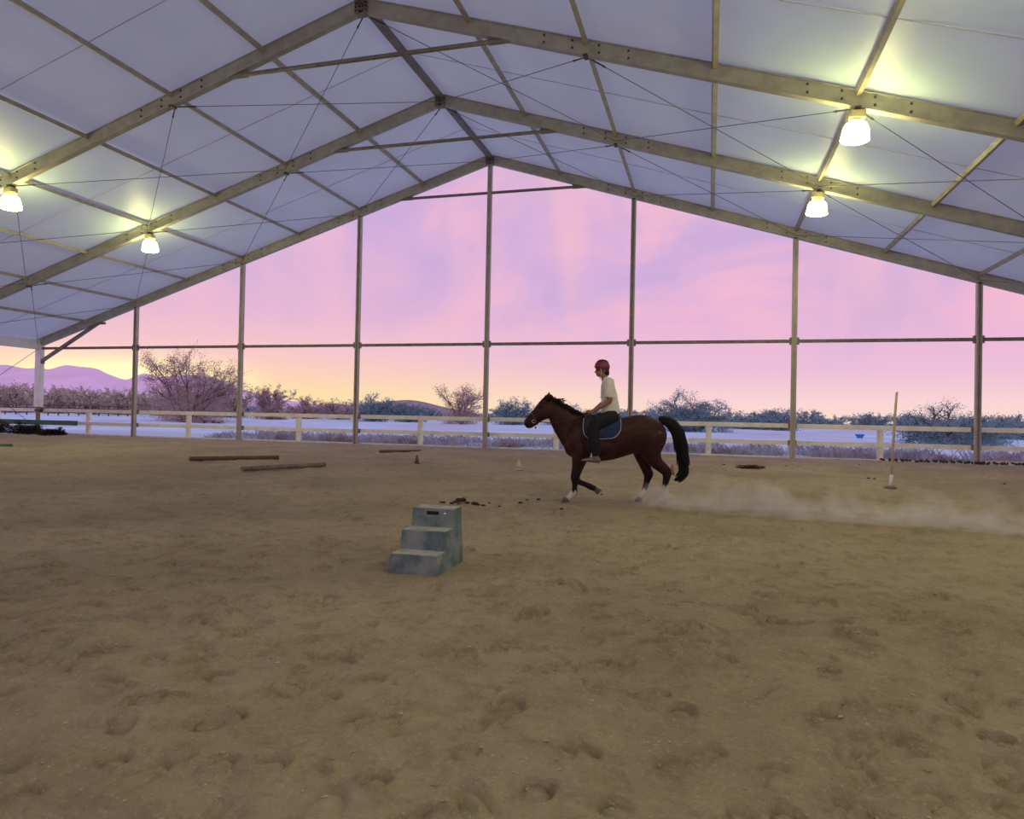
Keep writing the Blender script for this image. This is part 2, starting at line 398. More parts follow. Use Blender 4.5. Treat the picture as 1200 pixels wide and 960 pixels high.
tag(floor, 'trampled brown sand of the covered riding arena', 'floor', kind='structure')

# ------------------------------------------------------------------ desert ground outside
def gz(x, y):
    d = max(y, abs(x)-HALF-0.4, 0.0)
    return -0.06 + 0.72*(1-math.exp(-d/45.0))
gxs = np.concatenate([-np.geomspace(3000, 30, 60), np.linspace(-28, 28, 60), np.geomspace(30, 3000, 60)])
gys = np.concatenate([np.linspace(-120, -2, 16), np.linspace(-0.5, 40, 80), np.geomspace(42, 3500, 70)])
gv = []
for y in gys:
    for x in gxs:
        z = gz(x, y); d = max(y, abs(x)-HALF-0.4)
        if d > 1.5: z += 0.05*math.sin(x*0.31+y*0.13)*math.sin(y*0.41-x*0.07) + 0.03*math.sin(x*0.9)*math.sin(y*1.1+0.4*x)
        else: z = -0.10 if d < 0 else -0.06
        gv.append((x, y, z))
ii = np.arange(len(gv)).reshape(len(gys), len(gxs))
gq = np.stack([ii[:-1, :-1], ii[:-1, 1:], ii[1:, 1:], ii[1:, :-1]], -1).reshape(-1, 4)
ground = link('ground', np_mesh('ground', np.array(gv), gq), 'desert_sand')
tag(ground, 'pale bare desert ground stretching away beyond the rail fence', 'ground', kind='structure')

# ------------------------------------------------------------------ hills
def hills(name, label, pts, D, depth, material):
    mb = MB(); rows = 9; P = catmull([(x, y, 0) for x, y in pts], 6)
    for r in range(rows):
        t_ = r/(rows-1)*2-1                                 # -1 near foot .. 0 crest .. 1 far foot
        prof = max(0.0, 1-abs(t_))**1.15
        for i, (x, y, _) in enumerate(P):
            b = at_depth(x, y, D); hgt = b.z
            g = at_depth(x, 470, D+t_*depth)
            wob = math.sin(i*0.5+r*2.1)*0.04+math.sin(i*0.23-r)*0.05 if 0 < r < rows-1 and r != rows//2 else 0
            mb.v.append((g.x, g.y, max(-5.0, hgt*(prof+wob*prof))-2))
    n = len(P)
    for r in range(rows-1):
        for i in range(n-1): mb.f.append((r*n+i, r*n+i+1, (r+1)*n+i+1, (r+1)*n+i))
    me = bpy.data.meshes.new(name); me.from_pydata(mb.v, [], mb.f)
    o = link(name, me, material, smooth=True)
    return tag(o, label, 'hill', kind='structure')
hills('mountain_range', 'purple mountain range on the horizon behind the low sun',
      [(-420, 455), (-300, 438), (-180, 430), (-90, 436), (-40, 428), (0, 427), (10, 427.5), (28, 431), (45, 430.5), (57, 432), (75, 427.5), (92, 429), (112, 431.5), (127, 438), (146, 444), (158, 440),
       (170, 437), (185, 441), (215, 439), (245, 441), (262, 448), (282, 455), (305, 462), (340, 469), (380, 474), (430, 480)], 2600, 700, 'hill_haze')
hills('scrub_hill', 'low dark scrub covered hill on the horizon behind the bushes',
      [(300, 484), (350, 478), (390, 471), (410, 473), (440, 471), (462, 468), (478, 467), (495, 469), (520, 475), (560, 483), (600, 487)], 900, 160, 'hill_scrub')

# ------------------------------------------------------------------ tent roof
RD = 0.42                                                     # depth of a rafter
def under(x): return ZR - SL*abs(x)
def topz(x): return under(x) + RD
ceil = thing('ceiling', 'white fabric tent roof stretched over the portal frames', 'roof', kind='structure')
cosA = 1/math.sqrt(1+SL*SL)
def fabric_panel(k, sgn):
    y0, y1 = -k*BAY, -(k+1)*BAY; nxp, nyp = 33, 9; vs = []; fs = []
    for j in range(nyp):
        for i in range(nxp):
            x = sgn*HALF*i/(nxp-1)*1.01; y = y0+(y1-y0)*j/(nyp-1)
            t_ = i/(nxp-1)*8; sag = 0.03*math.sin(math.pi*(t_ % 1.0))*math.sin(math.pi*j/(nyp-1))
            vs.append((x, y, topz(x)+0.03+sag))
    for j in range(nyp-1):
        for i in range(nxp-1): fs.append((j*nxp+i, j*nxp+i+1, (j+1)*nxp+i+1, (j+1)*nxp+i))
    o = MB().add(vs, fs).build('fabric_panel', FABRIC, ceil, True)
    ym = (y0+y1)/2
    MB().extrude((0, ym, topz(0)+0.02), (sgn*HALF, ym, topz(HALF)+0.02), [(-0.009, 0.0), (0.009, 0.0), (0.009, 0.012), (-0.009, 0.012)]).build('seam', 'seam_grey', o)
for k in range(NB):
    for sgn in (-1, 1): fabric_panel(k, sgn)

# rafter cross-section: a box beam with lips along both edges
RPROF = [(-0.10, 0.0), (0.10, 0.0), (0.10, 0.045), (0.075, 0.06), (0.075, 0.36), (0.10, 0.375), (0.10, RD*cosA), (-0.10, RD*cosA), (-0.10, 0.375), (-0.075, 0.36), (-0.075, 0.06), (-0.10, 0.045)]
names = ['end', 'second', 'third', 'fourth', 'fifth', 'sixth', 'seventh', 'eighth']
FL = ['beige portal frame at the open gable end, above the tall thin posts', 'middle beige portal frame carrying the two farther lamps',
      'nearest beige portal frame in view, carrying the two nearer lamps', 'beige portal frame just overhead, hidden above the picture']
frames = []
half_steps = [j/2 for j in range(-8, 9)]
SQ = lambda h, w=None: [(-(w or h), -h), ((w or h), -h), ((w or h), h), (-(w or h), h)]
purlin_me = {}
for k in range(NB+1):
    y = -k*BAY
    fr = thing('portal_frame', FL[k] if k < 3 else 'beige portal frame behind the viewer, out of the picture', 'roof frame', (0, y, 0), group='tent portal frames' if k < 3 else 'portal frames out of view')
    frames.append(fr)
    for sgn in (-1, 1):
        MB().extrude((0, 0, under(0)), (sgn*(HALF+0.1), 0, under(HALF+0.1)), RPROF).build('rafter', 'frame_aluminium', fr)
        x = sgn*HALF
        col_o = MB().box((x-0.19, -0.13, 1.45), (x+0.19, 0.13, under(HALF)+0.10)).build('column', 'clad_white', fr, bevel=0.015)
        MB().box((x-0.09, -0.07, -0.05), (x+0.07, 0.07, 1.46)).build('column_foot', 'old_wood', fr)
        MB().box((x-0.14, -0.12, 1.22), (x+0.17, 0.12, 1.32)).build('bracket', 'fitting_steel', fr)
        # knee brace from the column to the rafter
        xa, xb = x-sgn*0.15, x-sgn*3.9
        MB().extrude((xa, -0.02, 3.93), (xb, -0.02, under(xb)-0.02), SQ(0.075)).build('knee_brace', 'dark_steel', fr)
        MB().box((min(xb, xb-sgn*0.5), -0.07, under(xb)-0.07), (max(xb, xb-sgn*0.5), 0.03, under(xb)+0.05)).build('brace_plate', 'dark_steel', fr)
        MB().box((min(x, x-sgn*0.30), -0.06, 3.80), (max(x, x-sgn*0.30), 0.06, 4.02)).build('brace_plate', 'dark_steel', fr)
    # collar tie under the ridge
    xt = 0.635*S; zt = under(xt)-0.035
    MB().tube([(-xt-0.25, -0.02, zt), (xt+0.25, -0.02, zt)], 0.065, 8).build('collar_tie', 'dark_steel', fr, True)
    for sgn in (-1, 1):
        MB().box((sgn*xt-0.32, -0.055, zt-0.06), (sgn*xt+0.32, 0.055, zt+0.10)).build('tie_plate', 'dark_steel', fr)
    # ridge connector
    rp = MB().box((-0.20, -0.12, under(0)-0.06), (0.20, 0.12, under(0)+0.30)).build('ridge_plate', 'dark_steel', fr, bevel=0.02)
    bolts = MB()
    for sx_ in (-0.16, -0.05, 0.05, 0.16):
        for z_ in (0.03, 0.14, 0.24): bolts.box((sx_-0.022, -0.15, under(0)+z_-0.022), (sx_+0.022, 0.15, under(0)+z_+0.022))
    tag(bolts.build('bolts', 'fitting_steel', rp), kind='stuff')
    for j in (-1, 1, -2, 2):
        b = MB()
        for dx_ in (-0.35, 0.35, -1.1, 1.1):
            xx = j*S+dx_
            b.box((xx-0.025, -0.10, under(xx)+0.10), (xx+0.025, 0.10, under(xx)+0.15)); b.box((xx-0.025, -0.10, under(xx)+0.29), (xx+0.025, 0.10, under(xx)+0.34))
        tag(b.build('bolts', 'fitting_steel', fr), kind='stuff')
    # purlins and bracing of the bay on the far side of this frame
    if k >= 1:
        for j in half_steps:
            if abs(j) == 4: continue
            r_ = 0.095 if j == 0 else 0.062
            key = 'ridge' if j == 0 else ('l' if j < 0 else 'r')
            if key not in purlin_me:
                purlin_me[key] = MB().extrude((0, 0.06, 0), (0, BAY-0.06, 0), SQ(r_), (-SL*(0 if j == 0 else (1 if j > 0 else -1)), 0, 1)).mesh('purlin'); purlin_me[key].materials.append(MATS['frame_aluminium'])
                if j == 0: purlin_me[key].materials.clear(); purlin_me[key].materials.append(MATS['dark_steel'])
            p = bpy.data.objects.new('purlin', purlin_me[key]); C.objects.link(p); p.parent = fr
            p.location = (j*S, 0, topz(j*S)-r_-0.03)
            if j != 0:
                pass
        for j in (range(-4, 4) if k in (1, 2, 6, 7) else ()):
            for a, b in ((j, j+1), (j+1, j)):
                pa = Vector((a*S, 0.10, under(a*S)+0.04)); pb = Vector((b*S, BAY-0.12, under(b*S)+0.10))
                d = (pb-pa).normalized()
                cb = MB().tube([pa, pb], 0.011, 5).build('brace_cable', 'cable', fr)
                MB().tube([pa, pa+d*0.5, pa+d*0.52, pa+d*0.62], [0.02, 0.02, 0.032, 0.014], 6).build('turnbuckle', 'fitting_steel', cb)
        for sgn in (-1, 1):                                   # eave beam with hanging valance, side bracing
            x = sgn*HALF
            MB().box((x-0.10, 0, under(HALF)-0.16), (x+0.10, BAY, under(HALF)+0.36)).build('eave_beam', 'clad_white', fr, bevel=0.02)
            for (z0, z1) in ((0.3, 4.6), (4.6, 0.3)):
                MB().tube([(x, 0.1, z0), (x, BAY-0.1, z1)], 0.014, 5).build('side_cable', 'cable', fr)
    # turnbuckle hubs where cables meet the rafter
    for j in range(-3, 4):
        MB().box((j*S-0.06, -0.12, under(j*S)-0.035), (j*S+0.06, 0.12, under(j*S)+0.03)).build('cable_hub', 'fitting_steel', fr, bevel=0.012)

# ------------------------------------------------------------------ open gable wall: posts and girts
wb = thing('wall_back', 'open gable end of the tent with tall thin posts and one long girt', 'wall', kind='structure')
ZG = 4.64
for j in range(-3, 4):
    x = j*S; zt = under(x)
    p = MB().box((x-0.10, -0.09, -0.05), (x+0.10, 0.09, zt)).build('gable_post', 'post_paint', wb, bevel=0.015)
    MB().box((x-0.035, -0.115, -0.02), (x+0.035, -0.088, zt-0.02)).build('post_groove', 'dark_steel' if j % 2 else 'frame_aluminium', p)
    MB().box((x-0.18, -0.06, ZG-0.14), (x-0.10, 0.06, ZG+0.14)).build('girt_bracket', 'dark_steel', p)
    MB().box((x+0.10, -0.06, ZG-0.14), (x+0.18, 0.06, ZG+0.14)).build('girt_bracket', 'dark_steel', p)
for j in range(-4, 4):
    MB().box((j*S+0.10, -0.05, ZG-0.065), ((j+1)*S-0.10, 0.05, ZG+0.065)).build('girt', 'dark_steel', wb, bevel=0.01)

# ------------------------------------------------------------------ lamps
def lamp_proto():
    r = thing('high_bay_lamp', 'x', 'lamp')
    MB().tube([(0, 0, 0.02), (0, 0, -0.10)], 0.03, 8).build('hook', 'fitting_steel', r)
    hs = MB().box((-0.16, -0.13, -0.27), (0.16, 0.13, -0.08)).build('ballast_housing', 'lamp_housing', r, bevel=0.02)
    fins = MB()
    for i in range(6): fins.box((-0.175, -0.11+i*0.044-0.006, -0.25), (0.175, -0.11+i*0.044+0.006, -0.10))
    fins.build('cooling_fin', 'lamp_housing', hs)
    MB().lathe([(0.10, -0.26), (0.13, -0.29), (0.15, -0.32), (0.10, -0.33)], 16).build('collar', 'lamp_housing', r, True)
    MB().lathe([(0.10, -0.325), (0.17, -0.345), (0.235, -0.40), (0.275, -0.49), (0.295, -0.62), (0.315, -0.745), (0.31, -0.755), (0.2, -0.765), (0.05, -0.77)], 28).build('globe', 'lamp_glow', r, True)
    return r
lp = lamp_proto(); lkids = list(lp.children)
LAMPS = [(1, -2, 'glowing dome lamp under the middle frame, left slope of the roof'), (1, 2, 'glowing dome lamp under the middle frame, right slope of the roof'),
         (2, -2, 'glowing dome lamp under the nearest frame, cut by the left picture edge'), (2, 2, 'glowing dome lamp under the nearest frame, upper right, largest of the four')]
for k in range(3, NB): LAMPS += [(k, -2, 'glowing dome lamp behind the viewer, out of the picture'), (k, 2, 'glowing dome lamp behind the viewer, out of the picture')]
def copy_tree(o, parent=None):
    c = o.copy(); C.objects.link(c); c.parent = parent
    for ch in o.children: copy_tree(ch, c)
    return c
for n_, (k, j, lab) in enumerate(LAMPS):
    o = lp if n_ == 0 else copy_tree(lp)
    o.location = (j*S, -k*BAY-0.02, under(j*S)+0.01); o['label'] = lab
    o['group'] = 'dome lamps hung from the frames' if k < 3 else 'dome lamps out of view'
    o.rotation_euler = (0, math.radians(4*(1 if j > 0 else -1)), 0)

# ------------------------------------------------------------------ rail fence along the gable
fence = thing('rail_fence', 'cream painted two-rail wooden fence along the open gable end', 'fence', (0, 0.22, 0))
for i in range(-5, 6):
    x = (i+0.5)*S
    if abs(x) > 31: continue
    fp = MB().box((x-0.12, -0.02, -0.08), (x+0.10, 0.13, 1.34)).build('fence_post', 'fence_paint', fence, bevel=0.012)
    MB().box((x-0.125, -0.025, -0.06), (x-0.05, 0.0, 1.18)).build('post_face', 'fence_white', fp)
for i in range(-5, 5):
    xa, xb = i*S, (i+1)*S
    for (z0, z1) in ((1.19, 1.37), (0.52, 0.69)):
        jit = random.uniform(-0.012, 0.012)
        m_ = 'fence_white' if i <= -4 else 'fence_paint'
        MB().box((xa+0.01, -0.065, z0+jit), (xb-0.01, -0.02, z1+jit)).build('rail', m_, fence, bevel=0.008)
    MB().box((xa+0.01, -0.06, -0.05), (xb-0.01, -0.02, 0.06 if i < 3 else 0.13)).build('kickboard', 'fence_white', fence)
    for (z0, z1) in ((1.17, 1.39), (0.50, 0.71)):
        MB().box((xa-0.16, -0.085, z0), (xa+0.16, -0.062, z1)).build('rail_splice', 'old_wood', fence)
gb = MB().box((-34, -0.62, 0.50), (on_y(90, 495, -0.6).x, -0.54, 0.75)).build('green_board', 'green_paint', None, bevel=0.01)
tag(gb, 'long dark green board lying across low bushes at the left corner', 'board')
for xx in (-27.5, -25.0):
    MB().box((xx, -0.56, -0.02), (xx+0.08, -0.50, 0.52)).build('board_leg', 'old_wood', gb)

# ------------------------------------------------------------------ mounting block
A = on_z(454.4, 671.9); B_ = on_z(510.6, 676.3); D_ = on_z(540.6, 656.9)
ex = (B_-A); bw = 0.455; ang = math.atan2(ex.y, ex.x)
blk = thing('mounting_block', 'grey-green three-step plastic mounting block standing on the sand', 'mounting block', (A.x, A.y, 0), ang)
st, tr_ = 0.173, 0.243
taper = 0.012
body = MB()
prof = [(0, -0.03), (taper, st), (tr_, st), (tr_+taper, 2*st), (2*tr_, 2*st), (2*tr_+taper, 3*st), (3*tr_, 3*st), (3*tr_+taper, -0.03)]
vs = [(x_, y_, z_) for x_ in (0.0, bw) for y_, z_ in prof]; n_ = len(prof)
vs = [(x_ + (taper*0.6 if x_ == 0 else -taper*0.6)*(z_/st), y_, z_) for x_, y_, z_ in vs]
fs = [(i, (i+1) % n_, n_+(i+1) % n_, n_+i) for i in range(n_)] + [tuple(range(n_)), tuple(range(2*n_-1, n_-1, -1))]
body.add(vs, fs); bo = body.build('body', 'block_plastic', blk, bevel=0.008)
for i in range(3):
    in_ = taper*0.6*(i+1)+0.012
    MB().box((in_, i*tr_+taper+0.012, (i+1)*st-0.004), (bw-in_, (i+1)*tr_-0.004, (i+1)*st+0.004)).build('tread', 'block_dust', blk, bevel=0.003)
MB().box((0.165, 2*tr_+0.004, 2*st+0.115), (0.285, 2*tr_+0.03, 2*st+0.148)).build('hand_slot', 'black_hole', blk, bevel=0.004)
MB().ball((0.345, 2*tr_+0.010, 2*st+0.132), (0.013, 0.004, 0.009), 8, 5).build('paint_spot', 'white_mark', blk)

# ------------------------------------------------------------------ poles, cones, upright
def ground_pole(pa, pb, r, material, label):
    a = on_z(*pa); b = on_z(*pb); c = (a+b)/2
    o = thing('ground_pole', label, 'pole', (c.x, c.y, 0), math.atan2(b.y-a.y, b.x-a.x), 'poles lying on the sand')
    L = (b-a).length/2
    MB().tube([(-L, 0, r*0.8), (-L*0.3, 0.01, r*0.85), (L*0.4, -0.01, r*0.8), (L, 0, r*0.85)], r, 10).build('shaft', material, o, True)
    for s_ in (-1, 1): MB().tube([(s_*L, 0, r*0.82), (s_*(L+0.012), 0, r*0.82)], r*1.04, 10).build('end_cap', 'pole_grey', o)
    return o
ground_pole((222, 540.0), (326, 538.4), 0.065, 'pole_brown', 'reddish brown pole lying on the sand near the left fence')
ground_pole((284, 552.2), (380, 546.5), 0.06, 'pole_grey', 'weathered grey-brown pole lying slantwise in front of the reddish one')
ground_pole((445, 530.3), (492, 529.6), 0.05, 'cone_dark', 'short dark half-buried pole lying close to the fence')
ground_pole((-12, 525.0), (13, 524.2), 0.07, 'green_paint', 'green pole end at the left picture edge on the sand')
cone_me = {}
def cone(px, py, material, label, hgt=0.27):
    c = on_z(px, py); o = thing('traffic_cone', label, 'cone', (c.x, c.y, 0), random.uniform(0, 1), 'small cones on the sand')
    MB().box((-0.10, -0.10, -0.01), (0.10, 0.10, 0.025)).build('cone_base', material, o, bevel=0.008)
    MB().lathe([(0.075, 0.02), (0.05, hgt*0.55), (0.024, hgt*0.97), (0.016, hgt)], 16).build('cone_body', material, o, True)
cone(608, 550.5, 'cone_pale', 'small pale cone on the sand below the horse head')
cone(787.5, 558.5, 'cone_red', 'small red-brown cone on the sand behind the horse tail', 0.30)
cone(488.5, 544.5, 'cone_dark', 'small dark cone on the sand left of the horse')
pb_ = on_z(1043, 572.5)
up_ = thing('weave_pole', 'thin cream upright pole in a flat base on the right', 'pole', (pb_.x, pb_.y, 0))
MB().lathe([(0.13, -0.01), (0.13, 0.03), (0.11, 0.05), (0.03, 0.06)], 18).build('pole_base', 'pole_grey', up_, True)
MB().tube([(0, 0, 0.03), (0.027, 0, 0.30)], 0.036, 10).build('socket', 'clad_white', up_, True)
MB().tube([(0.024, 0, 0.28), (0.075, 0, 1.55), (0.108, 0, 2.12)], [0.027, 0.026, 0.024], 10).build('shaft', 'pole_cream', up_, True)

# clods of manure and soil
def clod(px, py, r, label, mtl='clod', flat=0.6):
    c = on_z(px, py); mb = MB()
    for i in range(5):
        a = random.uniform(0, 6.28); q = r*0.5*random.random()
        mb.ball((math.cos(a)*q*1.6, math.sin(a)*q, r*flat*0.45), (r*random.uniform(0.4, 0.7), r*random.uniform(0.4, 0.6), r*flat*random.uniform(0.5, 0.8)), 7, 5)
    o = mb.build('dirt_clod', mtl, None, True); o.location = (c.x, c.y, 0)
    tag(o, label, 'clod', 'dark clods on the sand')
CL = [(541.5, 587.5, 0.085, 'largest dark clod between the block and the front hoof'), (556.5, 591.5, 0.07, 'dark clod right of the largest one near the front hoof')]
for a in CL: clod(*a)
for (x_, y_) in ((534, 589), (529, 590.5), (547, 590), (561, 592.5), (566, 593), (519, 589.5), (573, 590), (631, 586), (585, 594), (610, 590), (617, 586.5), (658, 597), (705, 580), (921, 546.5), (936, 547.5), (1017, 561), (1025, 561.5), (948, 556), (848, 545), (1177, 567.5), (1007, 545)):
    clod(x_, y_, random.uniform(0.025, 0.045), 'small dark clod scattered on the sand around the riding track')
# scattered hay
hp = on_z(879, 549); hay = MB()
for i in range(160):
    a = random.uniform(0, 3.14); L = random.uniform(0.06, 0.16); cx_, cy_ = random.gauss(0, 0.17), random.gauss(0, 0.10); z_ = abs(random.gauss(0.03, 0.03))
    if abs(cx_) > 0.4: continue
    hay.tube([(cx_-math.cos(a)*L, cy_-math.sin(a)*L*0.5, z_), (cx_+math.cos(a)*L, cy_+math.sin(a)*L*0.5, z_+random.uniform(-0.02, 0.03))], 0.007, 3)
ho = hay.build('straw_heap', 'clod'); ho.location = (hp.x, hp.y, 0); tag(ho, 'low dark heap of loose straw on the sand behind the horse', 'straw', kind='stuff')

# pale pebbles and chips on the near sand
oct_v = np.array([(1, 0, 0), (0, 1, 0), (-1, 0, 0), (0, -1, 0), (0, 0, 1), (0, 0, -1)], float)
oct_f = np.array([(0, 1, 4), (1, 2, 4), (2, 3, 4), (3, 0, 4), (1, 0, 5), (2, 1, 5), (3, 2, 5), (0, 3, 5)])
def floor_h(x, y):
    i = min(max(np.searchsorted(xs, x), 1), nx-1); j = min(max(np.searchsorted(ys, y), 1), ny-1); return float(H[j, i])
pv, pf = [], []
for k in range(6500):
    rr = 1.6+8*random.random()**1.1; an = YAW + random.uniform(-0.75, 0.75); x = CAM.x+math.sin(an)*rr; y = CAM.y+math.cos(an)*rr
    s_ = random.choice([0.0022]*5+[0.0035]*4+[0.006]*2+[0.009]); ca, sa = math.cos(k), math.sin(k)
    v = oct_v*np.array([s_*random.uniform(0.8, 2.0), s_, s_*0.7]); v = np.stack([v[:, 0]*ca-v[:, 1]*sa, v[:, 0]*sa+v[:, 1]*ca, v[:, 2]], 1)
    pv.append(v+np.array([x, y, floor_h(x, y)+s_*0.3])); pf.append(oct_f+6*k)
pe = link('pebbles', np_mesh('pebbles', np.concatenate(pv), np.concatenate(pf), False), 'pebble')
tag(pe, 'tiny pale pebbles and chips strewn over the near sand', 'pebbles', kind='stuff')

# ------------------------------------------------------------------ bushes and trees
def plant_meshes(name, w, h, d, stems, leaves, leaf, openness=0.5, trunk_r=0.05, seed=0, spiky=0.15, fill=0.80):
    """branch skeleton + small leaves on its twigs; returns (stem mesh, leaf mesh), base at the origin"""
    rnd = random.Random(seed); rg = np.random.default_rng(seed); mb = MB(); tips = []
    def grow(p, dirv, L, r, lvl):
        q = p + dirv*L; mid = p + dirv*L*0.5 + Vector((rnd.gauss(0, 1), rnd.gauss(0, 1), rnd.gauss(0, 1)))*L*0.07
        mb.tube([p, mid, q], [r, r*0.8, r*0.6], 4 if lvl < 2 else 3, cap=False)
        if lvl >= 1:
            for t_ in (0.35, 0.7, 1.0): tips.append((p.lerp(q, t_), lvl))
        if lvl < 3:
            for i in range(3 if lvl < 2 else 2):
                nd = (dirv + Vector((rnd.gauss(0, 0.6), rnd.gauss(0, 0.6), rnd.gauss(0.02, 0.38)))).normalized()
                grow(p.lerp(q, rnd.uniform(0.55, 1.0)), nd, L*rnd.uniform(0.55, 0.8), r*0.55, lvl+1)
    for i in range(stems):
        a = 2*math.pi*i/stems + rnd.uniform(-0.4, 0.4); out_ = rnd.uniform(0.3, 1.0)
        dv = Vector((math.cos(a)*out_*w/h*0.75, math.sin(a)*out_*d/h*0.75, 1.0)).normalized()
        grow(Vector((math.cos(a)*trunk_r, math.sin(a)*trunk_r, -0.1)), dv, h*rnd.uniform(0.36, 0.48), trunk_r, 0)
    P = np.array([tuple(t_[0]) for t_ in tips])
    # scale the skeleton into the wanted outline
    lo, hi = np.percentile(P, 1, 0), np.percentile(P, 99, 0)
    sc = np.array([w/(hi[0]-lo[0]), d/(hi[1]-lo[1]), h/(hi[2]+0.1)*0.97])
    mb.v = [(v[0]*sc[0], v[1]*sc[1], v[2]*sc[2]) for v in mb.v]; P = P*sc
    # leaf clouds around the tips
    nt_ = int(leaves*0.42); nc = 70; ci = rg.integers(0, len(P), nt_)
    c1 = P[ci] + rg.normal(0, 1, (nt_, 3))*np.array([w, d, h])*spiky*openness*0.30
    cc = rg.normal(0, 1, (nc, 3)); cc /= np.linalg.norm(cc, axis=1)[:, None]; cc *= (rg.uniform(0, 1, nc)**0.42)[:, None]*0.80
    cc[:, 2] = np.abs(cc[:, 2]) - 0.06
    cc = cc*np.array([w/2, d/2, h*fill])
    nb_ = leaves-nt_; c2 = cc[rg.integers(0, nc, nb_)] + rg.normal(0, 1, (nb_, 3))*np.array([w, d, h])*0.075
    c = np.concatenate([c1, c2])
    c[:, 2] = np.where(c[:, 2] < 0.02, rg.uniform(0.02, 0.55*h, leaves), c[:, 2])
    a = rg.normal(0, 1, (leaves, 3)); a /= np.linalg.norm(a, axis=1)[:, None]
    b = rg.normal(0, 1, (leaves, 3)); b -= a*(a*b).sum(1)[:, None]; b /= np.linalg.norm(b, axis=1)[:, None]
    s_ = (leaf*rg.uniform(0.5, 1.5, leaves))[:, None]
    v = np.stack([c-a*s_, c+b*s_*0.45, c+a*s_, c-b*s_*0.45], 1).reshape(-1, 3)
    f = np.arange(leaves*4).reshape(-1, 4)
    sm = mb.mesh(name+'_stems'); sm.materials.append(MATS['bark'])
    return sm, np_mesh(name+'_leaves', v, f, False)
def place_plant(name, label, cat, pos, meshes, leafmat, group=None, rz=0.0, scale=(1, 1, 1), own=True):
    o = thing(name, label, cat, pos, rz, group); o.scale = scale
    a = bpy.data.objects.new('branches', meshes[0]); C.objects.link(a); a.parent = o
    b = bpy.data.objects.new('foliage', meshes[1]); C.objects.link(b); b.parent = o
    if not meshes[1].materials: meshes[1].materials.append(MATS[leafmat])
    return o
def plant_at(name, label, cat, px, top, wpx, D, leafmat, leaves, leaf, seed, stems=6, openness=0.6, trunk=0.07, group=None, spiky=0.15, sink=0.0, fill=0.8):
    p = at_depth(px, 480, D); z = gz(p.x, p.y)
    h = at_depth(px, top, D).z - z + sink; w = wpx*D/F_PX
    ms = plant_meshes(name, w, h, w*0.85, stems, leaves, leaf, openness, trunk, seed, spiky, fill)
    return place_plant(name, label, cat, (p.x, p.y, z-sink), ms, leafmat, group, rz=-YAW)
plant_at('mesquite_tree', 'large sparse reddish mesquite tree beside the setting sun', 'tree', 222, 409, 106, 72, 'leaf_mesquite', 42000, 0.062, 3, 8, 0.75, 0.10, spiky=0.13, fill=0.9)
plant_at('mesquite_tree', 'round bushy mesquite right of the large sunlit tree', 'tree', 317, 450, 44, 95, 'leaf_mesquite', 9000, 0.10, 5, 7, 0.6, 0.10)
plant_at('desert_bush', 'low brownish bush before the hill, between second and third post', 'bush', 358, 464, 46, 110, 'leaf_mesquite', 6000, 0.10, 6, 7, 0.6, 0.08)
plant_at('desert_bush', 'wispy low bush against the yellow sky, left of the third post', 'bush', 398, 467, 44, 110, 'leaf_mesquite', 4000, 0.10, 8, 7, 0.8, 0.08)
plant_at('desert_bush', 'dark rounded bush just right of the third post', 'bush', 437, 461, 46, 95, 'leaf_bluegrey', 9000, 0.09, 9, 7, 0.6, 0.08)
plant_at('desert_bush', 'grey bush under the low hill crest', 'bush', 478, 469, 48, 95, 'leaf_bluegrey', 8000, 0.09, 10, 7, 0.6, 0.08)
plant_at('mesquite_tree', 'open branched mesquite with pink gaps beside the ridge post', 'tree', 541, 450, 56, 85, 'leaf_mesquite', 8500, 0.08, 11, 6, 0.85, 0.09)
plant_at('desert_bush', 'blue-grey bush in front of the horse nose', 'bush', 601, 466, 54, 90, 'leaf_bluegrey', 10000, 0.085, 12, 7, 0.7, 0.08)
plant_at('desert_bush', 'blue-grey bush behind the horse neck', 'bush', 655, 472, 50, 95, 'leaf_bluegrey', 7000, 0.09, 13, 7, 0.7, 0.08)
plant_at('desert_bush', 'big grey-green bush above the horse tail', 'bush', 812, 457, 92, 66, 'leaf_bluegrey', 26000, 0.062, 14, 8, 0.7, 0.10)
plant_at('desert_bush', 'low bush at the foot of the big one above the horse rump', 'bush', 752, 480, 50, 80, 'leaf_bluegrey', 6000, 0.08, 15, 7, 0.6, 0.07)
plant_at('desert_bush', 'low dark green bush right of the big grey-green one', 'bush', 872, 482, 60, 90, 'leaf_bluegrey', 7000, 0.09, 16, 7, 0.6, 0.08)
plant_at('desert_bush', 'rounded dark bush close to the tall right-hand post', 'bush', 911, 478, 50, 85, 'leaf_bluegrey', 8000, 0.085, 17, 7, 0.7, 0.08)
plant_at('desert_bush', 'broad spreading blue-green bush behind the fence at far right', 'bush', 1124, 470, 128, 44, 'leaf_bluegrey', 34000, 0.045, 18, 9, 0.75, 0.09, spiky=0.2)
plant_at('desert_bush', 'dark bush cut by the right picture edge behind the fence', 'bush', 1205, 486, 60, 60, 'leaf_bluegrey', 9000, 0.07, 19, 7, 0.6, 0.08)
